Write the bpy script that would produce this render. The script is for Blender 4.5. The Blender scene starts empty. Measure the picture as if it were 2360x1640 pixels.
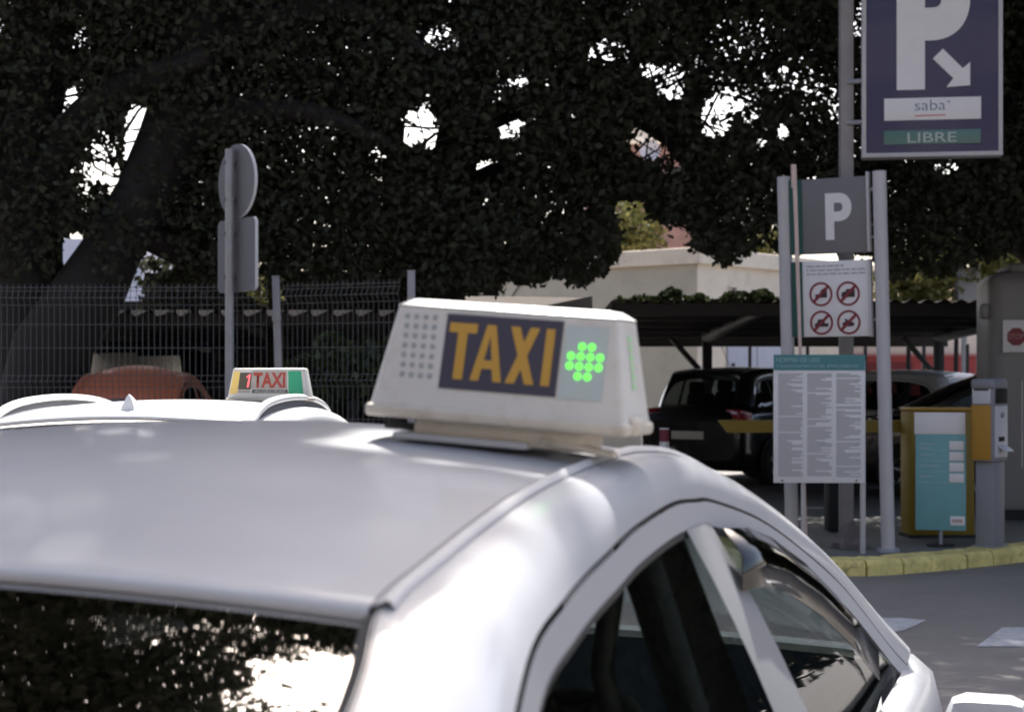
import bpy, bmesh, math, random
import numpy as np
from mathutils import Vector, Matrix, Euler
R = math.radians
random.seed(7)
rng = np.random.default_rng(11)
S = bpy.context.scene
COL = S.collection

# ------------------------------------------------------------------ camera
FPX = 4064.0            # focal length in photo pixels (photo 2360 wide)
HOR = 880.0             # horizon row in the photo
CAMZ = 1.56
cam = bpy.data.cameras.new('camera')
cam.sensor_fit = 'HORIZONTAL'
cam.sensor_width = 36.0
cam.lens = 36.0 * FPX / 2360.0
cam.shift_y = (HOR - 820.0) / 2360.0
cam.clip_start = 0.05
cam.clip_end = 2000
cam.dof.use_dof = True
cam.dof.focus_distance = 5.6
cam.dof.aperture_fstop = 6.2
camo = bpy.data.objects.new('camera', cam)
COL.objects.link(camo)
camo.location = (0, 0, CAMZ)
camo.rotation_euler = (R(90), 0, 0)
S.camera = camo

# ------------------------------------------------------------------ sky and sun
SUN_AZ, SUN_EL = R(-4), R(54)      # azimuth clockwise from +Y
w = bpy.data.worlds.new('World')
S.world = w
w.use_nodes = True
nt = w.node_tree
sky = nt.nodes.new('ShaderNodeTexSky')
sky.sky_type = 'NISHITA'
sky.sun_disc = False
sky.sun_elevation = SUN_EL
sky.sun_rotation = SUN_AZ
sky.air_density = 0.85
sky.dust_density = 4.5
sky.ozone_density = 0.0
nt.links.new(sky.outputs['Color'], nt.nodes['Background'].inputs['Color'])
nt.nodes['Background'].inputs['Strength'].default_value = 0.15
sl = bpy.data.lights.new('sun', 'SUN')
sl.energy = 5.0
sl.angle = R(0.53)
sl.color = (1.0, 0.96, 0.9)
so = bpy.data.objects.new('sun', sl)
COL.objects.link(so)
sd = Vector((math.sin(SUN_AZ) * math.cos(SUN_EL), math.cos(SUN_AZ) * math.cos(SUN_EL), math.sin(SUN_EL)))
so.rotation_euler = sd.to_track_quat('Z', 'Y').to_euler()
so.location = (5, 20, 30)
S.view_settings.view_transform = 'Standard'
S.view_settings.look = 'None'
S.view_settings.exposure = 1.4
S.view_settings.gamma = 1
S.render.film_transparent = False
S.cycles.max_bounces = 8
S.cycles.transparent_max_bounces = 12


# ------------------------------------------------------------------ helpers
def at(px, py, Y):
    """place in the world that lies at depth Y (used once, to measure the site)"""
    return Vector(((px - 1180) / FPX * Y, Y, CAMZ - (py - HOR) / FPX * Y))


def lin(r, g, b):
    f = lambda c: (c / 255 / 12.92) if c / 255 <= 0.04045 else ((c / 255 + 0.055) / 1.055) ** 2.4
    return (f(r), f(g), f(b))


MATS = {}


def mat(name, col, rough=0.5, metal=0.0, coat=0.0, var=0.0, scale=6.0, bump=0.0, bscale=60.0, emit=None, estr=0.0, spec=0.5, dirt=None, dirt_amt=0.0):
    if name in MATS:
        return MATS[name]
    m = bpy.data.materials.new(name)
    m.use_nodes = True
    n, l = m.node_tree.nodes, m.node_tree.links
    b = n['Principled BSDF']
    b.inputs['Base Color'].default_value = (*col, 1)
    b.inputs['Roughness'].default_value = rough
    b.inputs['Metallic'].default_value = metal
    b.inputs['Specular IOR Level'].default_value = spec
    if coat:
        b.inputs['Coat Weight'].default_value = coat
        b.inputs['Coat Roughness'].default_value = 0.03 if 'white_car' not in name else 0.10
    if emit:
        b.inputs['Emission Color'].default_value = (*emit, 1)
        b.inputs['Emission Strength'].default_value = estr
    tc = None
    if var or bump or dirt:
        tc = n.new('ShaderNodeTexCoord')
    if var or dirt:
        t = n.new('ShaderNodeTexNoise')
        t.inputs['Scale'].default_value = scale
        t.inputs['Detail'].default_value = 8
        t.inputs['Roughness'].default_value = 0.65
        l.new(tc.outputs['Object'], t.inputs['Vector'])
        r = n.new('ShaderNodeValToRGB')
        r.color_ramp.elements[0].position = 0.3
        r.color_ramp.elements[1].position = 0.72
        lo = tuple(c * (1 - var) for c in col)
        hi = tuple(min(1, c * (1 + var)) for c in col)
        r.color_ramp.elements[0].color = (*lo, 1)
        r.color_ramp.elements[1].color = (*hi, 1)
        l.new(t.outputs['Fac'], r.inputs['Fac'])
        out = r.outputs['Color']
        if dirt:
            t2 = n.new('ShaderNodeTexNoise')
            t2.inputs['Scale'].default_value = scale * 3.1
            t2.inputs['Detail'].default_value = 10
            t2.inputs['Roughness'].default_value = 0.75
            l.new(tc.outputs['Object'], t2.inputs['Vector'])
            r2 = n.new('ShaderNodeValToRGB')
            r2.color_ramp.elements[0].position = 0.5
            r2.color_ramp.elements[1].position = 0.75
            r2.color_ramp.elements[0].color = (0, 0, 0, 1)
            r2.color_ramp.elements[1].color = (dirt_amt, dirt_amt, dirt_amt, 1)
            l.new(t2.outputs['Fac'], r2.inputs['Fac'])
            mx = n.new('ShaderNodeMixRGB')
            mx.inputs['Color2'].default_value = (*dirt, 1)
            l.new(r2.outputs['Color'], mx.inputs['Fac'])
            l.new(out, mx.inputs['Color1'])
            out = mx.outputs['Color']
        l.new(out, b.inputs['Base Color'])
        mr = n.new('ShaderNodeMapRange')
        mr.inputs['To Min'].default_value = max(0.02, rough * 0.8)
        mr.inputs['To Max'].default_value = min(1, rough * 1.25)
        l.new(t.outputs['Fac'], mr.inputs['Value'])
        l.new(mr.outputs['Result'], b.inputs['Roughness'])
    if bump:
        tb = n.new('ShaderNodeTexNoise')
        tb.inputs['Scale'].default_value = bscale
        tb.inputs['Detail'].default_value = 6
        l.new(tc.outputs['Object'], tb.inputs['Vector'])
        bp = n.new('ShaderNodeBump')
        bp.inputs['Strength'].default_value = bump
        bp.inputs['Distance'].default_value = 0.01
        l.new(tb.outputs['Fac'], bp.inputs['Height'])
        l.new(bp.outputs['Normal'], b.inputs['Normal'])
    MATS[name] = m
    return m


def glass_mat(name, tint, refl=0.0, dark=0.0):
    """window glass: tinted see-through pane with a Fresnel mirror; refl adds solar-coating reflection"""
    m = bpy.data.materials.new(name)
    m.use_nodes = True
    n, l = m.node_tree.nodes, m.node_tree.links
    n.remove(n['Principled BSDF'])
    out = n['Material Output']
    tr = n.new('ShaderNodeBsdfTransparent')
    tr.inputs['Color'].default_value = (*tint, 1)
    gl = n.new('ShaderNodeBsdfGlossy')
    gl.inputs['Roughness'].default_value = 0.02
    fr = n.new('ShaderNodeFresnel')
    geo = n.new('ShaderNodeNewGeometry')
    ior = n.new('ShaderNodeMapRange')       # a single pane reflects alike from both sides
    ior.inputs['To Min'].default_value = 1.5
    ior.inputs['To Max'].default_value = 1 / 1.5
    l.new(geo.outputs['Backfacing'], ior.inputs['Value'])
    l.new(ior.outputs['Result'], fr.inputs['IOR'])
    ad = n.new('ShaderNodeMath')
    ad.operation = 'ADD'
    ad.use_clamp = True
    ad.inputs[1].default_value = refl
    l.new(fr.outputs['Fac'], ad.inputs[0])
    mx = n.new('ShaderNodeMixShader')
    l.new(ad.outputs[0], mx.inputs['Fac'])
    l.new(tr.outputs[0], mx.inputs[1])
    l.new(gl.outputs[0], mx.inputs[2])
    l.new(mx.outputs[0], out.inputs['Surface'])
    MATS[name] = m
    return m


def leaf_mat(name, c1, c2, trans, gloss=.02):
    m = bpy.data.materials.new(name)
    m.use_nodes = True
    n, l = m.node_tree.nodes, m.node_tree.links
    n.remove(n['Principled BSDF'])
    out = n['Material Output']
    geo = n.new('ShaderNodeNewGeometry')
    rp = n.new('ShaderNodeValToRGB')
    rp.color_ramp.elements[0].color = (*c1, 1)
    rp.color_ramp.elements[1].color = (*c2, 1)
    l.new(geo.outputs['Random Per Island'], rp.inputs['Fac'])
    d = n.new('ShaderNodeBsdfDiffuse')
    t = n.new('ShaderNodeBsdfTranslucent')
    g = n.new('ShaderNodeBsdfGlossy')
    g.inputs['Roughness'].default_value = 0.4
    g.inputs['Color'].default_value = (1, 1, 1, 1)
    l.new(rp.outputs['Color'], d.inputs['Color'])
    l.new(rp.outputs['Color'], t.inputs['Color'])
    m1 = n.new('ShaderNodeMixShader')
    m1.inputs['Fac'].default_value = trans
    l.new(d.outputs[0], m1.inputs[1])
    l.new(t.outputs[0], m1.inputs[2])
    m2 = n.new('ShaderNodeMixShader')
    m2.inputs['Fac'].default_value = gloss
    l.new(m1.outputs[0], m2.inputs[1])
    l.new(g.outputs[0], m2.inputs[2])
    l.new(m2.outputs[0], out.inputs['Surface'])
    MATS[name] = m
    return m


def link(name, me, m=None, parent=None, loc=None):
    o = bpy.data.objects.new(name, me)
    COL.objects.link(o)
    if m is not None and not me.materials:
        me.materials.append(m)
    if parent is not None:
        o.parent = parent
    if loc is not None:
        o.location = loc
    return o


def mesh(name, v, f, m, parent=None, smooth=False, loc=None):
    me = bpy.data.meshes.new(name)
    me.from_pydata([tuple(p) for p in v], [], f)
    me.validate()
    me.update()
    if smooth:
        me.polygons.foreach_set('use_smooth', [True] * len(me.polygons))
    return link(name, me, m, parent, loc)


def from_bm(name, bm, m, parent=None, smooth=False, loc=None):
    me = bpy.data.meshes.new(name)
    bmesh.ops.recalc_face_normals(bm, faces=bm.faces)
    bm.to_mesh(me)
    bm.free()
    if smooth:
        me.polygons.foreach_set('use_smooth', [True] * len(me.polygons))
        try:
            me.set_sharp_from_angle(angle=R(40))
        except Exception:
            pass
    return link(name, me, m, parent, loc)


def bm_box(bm, c, s, rot=None, bev=0.0, seg=2, taper=None):
    r = bmesh.ops.create_cube(bm, size=1.0)
    vs = r['verts']
    for v in vs:
        x, y, z = v.co
        k = (1, 1)
        if taper and z > 0:
            k = taper
        v.co = Vector((x * s[0] * k[0], y * s[1] * k[1], z * s[2]))
    if bev:
        es = list({e for v in vs for e in v.link_edges})
        rb = bmesh.ops.bevel(bm, geom=es, offset=bev, segments=seg, profile=0.5, affect='EDGES')
        vs = list({v for f in rb['faces'] for v in f.verts} | {v for v in vs if v.is_valid})
    M = Matrix.Translation(Vector(c))
    if rot is not None:
        M = M @ Euler(rot).to_matrix().to_4x4()
    for v in vs:
        v.co = M @ v.co
    return vs


def box(name, c, s, m, parent=None, bev=0.0, rot=None, seg=2, taper=None):
    bm = bmesh.new()
    bm_box(bm, c, s, rot, bev, seg, taper)
    return from_bm(name, bm, m, parent, smooth=bev > 0)


def tube_data(pts, rad, seg=10, cap=True):
    pts = [Vector(p) for p in pts]
    if not hasattr(rad, '__len__'):
        rad = [rad] * len(pts)
    v, f = [], []
    up = None
    for i, p in enumerate(pts):
        d = (pts[min(i + 1, len(pts) - 1)] - pts[max(i - 1, 0)]).normalized()
        if up is None:
            a = Vector((0, 0, 1)) if abs(d.z) < 0.9 else Vector((1, 0, 0))
            up = d.cross(a).normalized()
        else:
            up = (up - d * up.dot(d)).normalized()
        s2 = d.cross(up)
        for k in range(seg):
            t = 2 * math.pi * k / seg
            v.append(p + (up * math.cos(t) + s2 * math.sin(t)) * rad[i])
    for i in range(len(pts) - 1):
        for k in range(seg):
            a, b = i * seg + k, i * seg + (k + 1) % seg
            f.append((a, b, b + seg, a + seg))
    if cap:
        f.append(tuple(range(seg))[::-1])
        f.append(tuple(range((len(pts) - 1) * seg, len(pts) * seg)))
    return v, f


def tube(name, pts, rad, m, parent=None, seg=12, smooth=True):
    v, f = tube_data(pts, rad, seg)
    o = mesh(name, v, f, m, parent, smooth)
    try:
        o.data.set_sharp_from_angle(angle=R(50))
    except Exception:
        pass
    return o


def joined(name, datas, m, parent=None, smooth=False):
    V_, F_ = [], []
    for v, f in datas:
        k = len(V_)
        V_ += [tuple(p) for p in v]
        F_ += [tuple(i + k for i in q) for q in f]
    return mesh(name, V_, F_, m, parent, smooth)


def prism(name, pts, y0, y1, m, parent=None):
    """outline in the local XZ plane, extruded from y0 (front) to y1"""
    n = len(pts)
    v = [(x, y0, z) for x, z in pts] + [(x, y1, z) for x, z in pts]
    f = [tuple(range(n)), tuple(range(n, 2 * n))[::-1]]
    f += [(i, (i + 1) % n, n + (i + 1) % n, n + i)[::-1] for i in range(n)]
    bm = bmesh.new()
    bv = [bm.verts.new(p) for p in v]
    for q in f:
        bm.faces.new([bv[i] for i in q])
    return from_bm(name, bm, m, parent)


def text(name, s, m, parent, x, y, z, width=None, height=None, align='LEFT', bold=0.0, shear=0.0, depth=0.0):
    """flat print in the local XZ plane facing -Y"""
    c = bpy.data.curves.new('t', 'FONT')
    c.body = s
    c.size = 1.0
    c.offset = bold
    c.extrude = depth
    c.fill_mode = 'BOTH' if depth else 'FRONT'
    o = bpy.data.objects.new('t', c)
    COL.objects.link(o)
    dg = bpy.context.evaluated_depsgraph_get()
    me = bpy.data.meshes.new_from_object(o.evaluated_get(dg))
    bpy.data.objects.remove(o)
    bpy.data.curves.remove(c)
    co = np.array([tuple(v.co) for v in me.vertices])
    mn, mx_ = co.min(0), co.max(0)
    sz = mx_ - mn
    co = co - mn
    ky = (height / sz[1]) if height else (width / sz[0])
    kx = (width / sz[0]) if width else ky
    X = co[:, 0] * kx
    Z = co[:, 1] * ky
    X = X + shear * Z
    if align == 'CENTER':
        X = X - sz[0] * kx / 2
    for i, v in enumerate(me.vertices):
        v.co = (x + X[i], y - co[i, 2], z + Z[i])
    me.name = name
    me.materials.clear()
    return link(name, me, m, parent)


def empty(name, loc=(0, 0, 0), rot=(0, 0, 0)):
    o = bpy.data.objects.new(name, None)
    o.empty_display_size = 0.2
    COL.objects.link(o)
    o.location = loc
    o.rotation_euler = rot
    return o


def tag(o, label=None, cat=None, group=None, kind=None):
    if label:
        o['label'] = label
    if cat:
        o['category'] = cat
    if group:
        o['group'] = group
    if kind:
        o['kind'] = kind
    return o


def catmull(P, n):
    P = [np.array(p, float) for p in P]
    P = [2 * P[0] - P[1]] + P + [2 * P[-1] - P[-2]]
    out = []
    for i in range(1, len(P) - 2):
        for k in range(n):
            t = k / n
            a, b, c, d = P[i - 1], P[i], P[i + 1], P[i + 2]
            out.append(0.5 * ((2 * b) + (c - a) * t + (2 * a - 5 * b + 4 * c - d) * t * t + (3 * b - a - 3 * c + d) * t ** 3))
    out.append(P[-2])
    return out


def grid(name, rows, m, parent=None, smooth=True, thick=0.0):
    """rows: list of equally long lists of points"""
    v, f = [], []
    k = len(rows[0])
    for r in rows:
        v += [tuple(p) for p in r]
    for i in range(len(rows) - 1):
        for j in range(k - 1):
            f.append((i * k + j, i * k + j + 1, (i + 1) * k + j + 1, (i + 1) * k + j))
    o = mesh(name, v, f, m, parent, smooth)
    if thick:
        md = o.modifiers.new('s', 'SOLIDIFY')
        md.thickness = thick
        md.offset = -1
    return o


# ------------------------------------------------------------------ materials
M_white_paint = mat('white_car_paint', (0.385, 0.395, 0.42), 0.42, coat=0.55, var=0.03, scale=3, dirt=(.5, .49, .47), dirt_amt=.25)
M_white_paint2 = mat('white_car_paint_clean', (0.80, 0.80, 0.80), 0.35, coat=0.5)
M_black_paint = mat('black_car_paint', (0.008, 0.008, 0.010), 0.25, coat=0.8)
M_red_paint = mat('brown_red_car_paint', (0.44, 0.125, 0.055), 0.6, coat=0.1)
M_grey_paint = mat('grey_scooter_paint', (0.2, 0.21, 0.22), 0.35, coat=0.4)
M_pillarshade = mat('shaded_pillar_paint', (0.20, 0.204, 0.215), 0.85, spec=0.15)  # white pillar paint in shade, the shade put into a darker grey
M_rubber = mat('black_rubber', (0.015, 0.015, 0.016), 0.7)
M_mould = mat('roof_moulding_grey', (0.40, 0.40, 0.41), 0.5)
M_railgrey = mat('rail_underside_grey', (0.10, 0.10, 0.11), 0.6)
M_dark = mat('dark_interior_cloth', (0.02, 0.02, 0.022), 0.85)
M_tyre = mat('tyre_rubber', (0.02, 0.02, 0.02), 0.85)
M_alloy = mat('alloy_wheel', (0.5, 0.5, 0.52), 0.35, metal=0.9)
M_chrome = mat('chrome_trim', (0.7, 0.7, 0.72), 0.15, metal=1.0)
M_redlamp = mat('red_tail_lamp', (0.32, 0.012, 0.02), 0.15, coat=0.5)
M_headlamp = mat('clear_head_lamp', (0.6, 0.62, 0.65), 0.1, metal=0.4)
M_plate = mat('number_plate', (0.6, 0.6, 0.58), 0.5)
G_side = glass_mat('side_window_glass', (0.74, 0.82, 0.78), 0.0)
G_dark = glass_mat('tinted_window_glass', (0.35, 0.38, 0.37), 0.04)
G_rear = glass_mat('rear_screen_glass', (0.06, 0.065, 0.065), 0.45)
G_visor = glass_mat('smoked_wind_deflector', (0.16, 0.165, 0.16), 0.05)
G_sun = glass_mat('coated_windscreen_glass', (0.10, 0.11, 0.11), 0.38)

M_asph = mat('asphalt', (0.195, 0.178, 0.165), 0.9, var=0.10, scale=1.3, bump=0.5, bscale=160, dirt=(0.12, 0.112, 0.108), dirt_amt=.6)
M_park = mat('car_park_asphalt', (0.10, 0.095, 0.092), 0.85, var=0.25, scale=1.0, bump=0.3, bscale=150)
M_pave = mat('pavement_concrete', (0.11, 0.115, 0.11), 0.85, var=0.25, scale=3, bump=0.3, bscale=60)
M_road_white = mat('road_marking_white', (0.42, 0.42, 0.43), 0.8, var=0.15, scale=4, dirt=(0.09, 0.09, 0.09), dirt_amt=0.9)
M_kerb = mat('yellow_kerb_paint', (0.80, 0.66, 0.24), 0.75, var=0.28, scale=4, bump=0.7, bscale=24, dirt=(0.12, 0.10, 0.06), dirt_amt=1.0)
M_cream = mat('cream_render', (0.88, 0.745, 0.59), 0.9, var=0.07, scale=0.7, bump=0.2, bscale=25, dirt=(0.38, 0.32, 0.26), dirt_amt=0.5)
M_galv = mat('galvanised_steel', (0.30, 0.30, 0.32), 0.5, metal=0.3, var=0.12, scale=9)
M_wire = mat('fence_wire_grey', (0.085, 0.085, 0.09), 0.6)
M_pole = mat('grey_painted_pole', (0.48, 0.46, 0.47), 0.45, var=0.06, scale=5)
M_polew = mat('weathered_square_pole', (0.26, 0.24, 0.23), 0.6, var=0.15, scale=4)
M_plateback = mat('sign_back_aluminium', (0.125, 0.125, 0.135), 0.6, metal=0.1, var=0.1, scale=5)
M_rim = mat('sign_edge_white', (0.6, 0.6, 0.62), 0.4)
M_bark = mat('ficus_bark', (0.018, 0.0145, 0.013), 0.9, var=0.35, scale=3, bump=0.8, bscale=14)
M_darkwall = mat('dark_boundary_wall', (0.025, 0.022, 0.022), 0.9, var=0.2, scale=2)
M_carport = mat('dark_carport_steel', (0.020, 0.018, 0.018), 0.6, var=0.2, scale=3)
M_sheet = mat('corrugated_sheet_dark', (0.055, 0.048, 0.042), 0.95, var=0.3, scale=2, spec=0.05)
M_trimwhite = mat('white_sheet_metal', (0.55, 0.55, 0.57), 0.5, var=0.06)
M_sunscallop = mat('white_sunlit_scallops', (0.8, 0.8, 0.82), 0.5)
M_signwhite = mat('sign_white', (0.72, 0.70, 0.70), 0.5, var=0.03)
M_signgrey = mat('parking_sign_grey', (0.16, 0.157, 0.165), 0.5, var=0.05)
M_green = mat('sign_dark_green', (0.010, 0.075, 0.060), 0.5)
M_teal = mat('sign_teal', (0.055, 0.21, 0.23), 0.5, var=0.05)
M_teal2 = mat('price_board_teal', (0.16, 0.37, 0.39), 0.5, var=0.07)
M_navy = mat('saba_sign_navy', (0.012, 0.014, 0.075), 0.25, coat=0.25)
M_printgrey = mat('small_grey_print', (0.42, 0.41, 0.42), 0.6)
M_printteal = mat('pale_teal_print', (0.30, 0.45, 0.47), 0.6)
M_printblue = mat('blue_print', (0.02, 0.10, 0.20), 0.6)
M_printred = mat('red_print', (0.55, 0.14, 0.14), 0.6)
M_prohib = mat('prohibition_red', (0.20, 0.018, 0.03), 0.5)
M_picto = mat('pictogram_black', (0.03, 0.02, 0.022), 0.6)
M_libre = mat('free_spaces_panel_green', (0.08, 0.17, 0.15), 0.3)
M_libretext = mat('free_spaces_lettering', (0.42, 0.48, 0.46), 0.5)
M_yellow = mat('barrier_yellow', (0.24, 0.155, 0.012), 0.5, var=0.08)
M_orange = mat('machine_orange', (0.42, 0.22, 0.025), 0.5, var=0.06)
M_machine = mat('machine_grey', (0.24, 0.24, 0.26), 0.5, var=0.05)
M_machlight = mat('machine_white', (0.58, 0.58, 0.61), 0.4)
M_booth = mat('booth_grey_polyester', (0.225, 0.22, 0.212), 0.5, var=0.06, scale=2)
M_brick = mat('red_painted_wall', (0.42, 0.07, 0.06), 0.85, var=0.12, scale=2)
M_black = mat('matte_black', (0.012, 0.012, 0.013), 0.7)
M_concrete = mat('rough_concrete', (0.15, 0.13, 0.13), 0.9, var=0.3, scale=6, bump=0.9, bscale=12)
M_bollred = mat('bollard_red', (0.20, 0.03, 0.045), 0.6)
M_farwhite = mat('distant_white_render', (0.55, 0.54, 0.60), 0.9, var=0.05)
M_farblue = mat('distant_blue_band', (0.03, 0.035, 0.22), 0.8)
M_pink = mat('distant_red_brick', (0.34, 0.20, 0.17), 0.9, var=0.25, scale=4)
M_dish = mat('dish_grey', (0.45, 0.45, 0.5), 0.6)
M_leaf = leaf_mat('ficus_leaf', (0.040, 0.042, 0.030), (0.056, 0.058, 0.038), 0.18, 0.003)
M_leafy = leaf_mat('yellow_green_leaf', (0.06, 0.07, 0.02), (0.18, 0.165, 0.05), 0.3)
M_ivy = leaf_mat('creeper_leaf', (0.012, 0.022, 0.010), (0.05, 0.065, 0.02), 0.2)
M_signcream = mat('taxi_sign_housing', (0.53, 0.52, 0.495), 0.38, var=0.05, scale=9, dirt=(0.40, 0.35, 0.28), dirt_amt=0.5)
M_signyellowed = mat('yellowed_plastic_edge', (0.50, 0.465, 0.40), 0.45, var=0.12, scale=9, dirt=(0.30, 0.23, 0.17), dirt_amt=0.75)
M_signnavy = mat('taxi_panel_navy', (0.030, 0.030, 0.055), 0.35)
M_amber = mat('taxi_amber_letters', (0.44, 0.25, 0.035), 0.4)
M_lens = mat('led_window_grey_green', (0.40, 0.47, 0.47), 0.3)
M_dot = mat('unlit_led_dot', (0.27, 0.29, 0.30), 0.4)
M_led = mat('lit_green_led', (0.1, 0.8, 0.1), 0.4, emit=(0.13, 1.0, 0.07), estr=0.62)
M_ledrefl = mat('green_led_reflection', (0.35, 0.55, 0.33), 0.4, emit=(0.12, 0.5, 0.1), estr=0.06)
M_digit = mat('lit_red_digit', (0.8, 0.1, 0.1), 0.4, emit=(1.0, 0.10, 0.13), estr=0.7)
M_digitbox = mat('digit_window_dark', (0.07, 0.065, 0.05), 0.3)
M_s2grey = mat('small_sign_grey_panel', (0.30, 0.27, 0.25), 0.4)
M_s2red = mat('small_sign_red_letters', (0.30, 0.045, 0.035), 0.4)
M_s2dark = mat('small_sign_dark_strip', (0.10, 0.10, 0.095), 0.4)
M_s2green = mat('small_sign_green_lens', (0.03, 0.30, 0.17), 0.25)
M_s2yellow = mat('small_sign_yellow_side', (0.62, 0.45, 0.14), 0.4)
M_s2white = mat('small_sign_white_print', (0.42, 0.42, 0.40), 0.5)

# ------------------------------------------------------------------ ground
box_ = lambda n, x0, x1, y0, y1, z, m, k: tag(mesh(n, [(x0, y0, z), (x1, y0, z), (x1, y1, z), (x0, y1, z)], [(0, 1, 2, 3)], m), kind=k)
box_('road', -200, 200, -200, 300, 0, M_asph, 'structure')
box_('car_park_ground', -40, 60, 16.6, 80, 0.12, M_park, 'structure')
# pavement island behind the yellow kerb
KPTS = catmull([(1.75, 16.6), (1.70, 15.5), (1.95, 14.75), (2.4, 14.3), (2.9, 14.20), (3.55, 14.58), (4.44, 15.28), (5.6, 16.2), (7.2, 17.4)], 12)
KPTS = [np.array((p[0], p[1])) for p in KPTS]


def inward(i):
    d = KPTS[min(i + 1, len(KPTS) - 1)] - KPTS[max(i - 1, 0)]
    d = d / np.linalg.norm(d)
    return np.array((-d[1], d[0]))


KIN = [KPTS[i] + inward(i) * 0.30 for i in range(len(KPTS))]
pv = [(p[0], p[1], 0.126) for p in KIN] + [(7.2, 20, 0.126), (1.95, 20, 0.126)]
bm = bmesh.new()
bm.faces.new([bm.verts.new(p) for p in pv])
bmesh.ops.triangulate(bm, faces=bm.faces)
tag(from_bm('pavement', bm, M_pave), kind='structure')
kerb = tag(empty('kerb', (2.9, 14.2, 0)), 'worn yellow painted kerb stones along the edge of the road', 'kerb')
seglen = np.cumsum([0] + [np.linalg.norm(KPTS[i + 1] - KPTS[i]) for i in range(len(KPTS) - 1)])
cuts = [0.0]
while cuts[-1] < seglen[-1] - 0.3:
    cuts.append(cuts[-1] + random.choice([0.36, 0.62, 0.78, 0.9]))


def kpos(L, pts):
    L = min(max(L, 0), seglen[-1] - 1e-4)
    i = int(np.searchsorted(seglen, L, side='right') - 1)
    i = min(i, len(pts) - 2)
    t = (L - seglen[i]) / (seglen[i + 1] - seglen[i])
    return pts[i] * (1 - t) + pts[i + 1] * t


for a, b in zip(cuts[:-1], cuts[1:]):
    b2 = min(b, seglen[-1]) - 0.012
    a2 = a + 0.008
    if b2 - a2 < 0.1:
        continue
    vs, fs = [], []
    jit = random.uniform(-0.006, 0.006)
    N = 5
    prof = [(0, -0.02), (0.004, 0.085), (0.014, 0.112), (0.036, 0.130), (0.29, 0.134)]
    for k in range(N):
        L = a2 + (b2 - a2) * k / (N - 1)
        P0, P1 = kpos(L, KPTS), kpos(L, KIN)
        n_ = (P1 - P0) / np.linalg.norm(P1 - P0)
        e_ = 0.006 if k in (0, N - 1) else 0
        for (u, z) in prof:
            q = P0 + n_ * (u + jit + random.uniform(-.003, .003))
            vs.append((q[0] - 2.9, q[1] - 14.2, z + jit * 0.8 - (e_ if z > .1 else 0) + random.uniform(-.003, .003)))
    m_ = len(prof)
    for k in range(N - 1):
        for j in range(m_ - 1):
            fs.append((k * m_ + j, (k + 1) * m_ + j, (k + 1) * m_ + j + 1, k * m_ + j + 1))
    base0 = len(vs)
    for k in (0, N - 1):
        fs.append(tuple(range(k * m_, k * m_ + m_)))
    mesh('kerb_stone', vs, fs, M_kerb, kerb, False)


# painted markings on the road
def marking(name, pts, label, z=0.004):
    o = mesh(name, [(x, y, z) for x, y in pts], [tuple(range(len(pts)))], M_road_white)
    return tag(o, label, 'road marking')


def gr(px, py, z=0.0):
    Y = (CAMZ - z) * FPX / (py - HOR)
    return ((px - 1180) / FPX * Y, Y)


marking('road_arrow_marking', [gr(2010, 1424), gr(2075, 1424), gr(2136, 1429), gr(2085, 1452), gr(2030, 1462)], 'pointed white road marking showing just past the taxi windscreen pillar')
marking('give_way_marking', [gr(2310, 1446), gr(2420, 1446), gr(2440, 1490), gr(2250, 1490)], 'broad white road marking at the bottom right corner of the road')
for i, (a, b, c, d) in enumerate([(gr(1600, 1057, .12), gr(1800, 1055, .12), gr(1800, 1061, .12), gr(1600, 1063, .12))]):
    o = mesh('bay_line', [(p[0], p[1], 0.124) for p in (a, b, c, d)], [(0, 1, 2, 3)], M_road_white)
    tag(o, 'thin white bay line on the car park ground behind the black car', 'road marking')
o = mesh('bay_line', [(*gr(1855, 1168, .12), 0.124), (*gr(1925, 1168, .12), 0.124), (*gr(1925, 1176, .12), 0.124), (*gr(1855, 1176, .12), 0.124)], [(0, 1, 2, 3)], M_road_white)
tag(o, 'short white line on the ground seen below the rules board', 'road marking')


# ------------------------------------------------------------------ cars
def inset_curve(C, d, rec=0.006):
    out = []
    n = len(C)
    for i in range(n):
        a, b = C[max(i - 1, 0)], C[min(i + 1, n - 1)]
        t = np.array((b[1] - a[1], b[2] - a[2]))
        t = t / (np.linalg.norm(t) + 1e-9)
        nn = np.array((t[1], -t[0]))          # points down / inside the arc
        w_ = C[i][0] + 0.42 * d * max(0, -nn[1]) - rec
        out.append(np.array((w_, C[i][1] + nn[0] * d, C[i][2] + nn[1] * d)))
    return out


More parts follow.
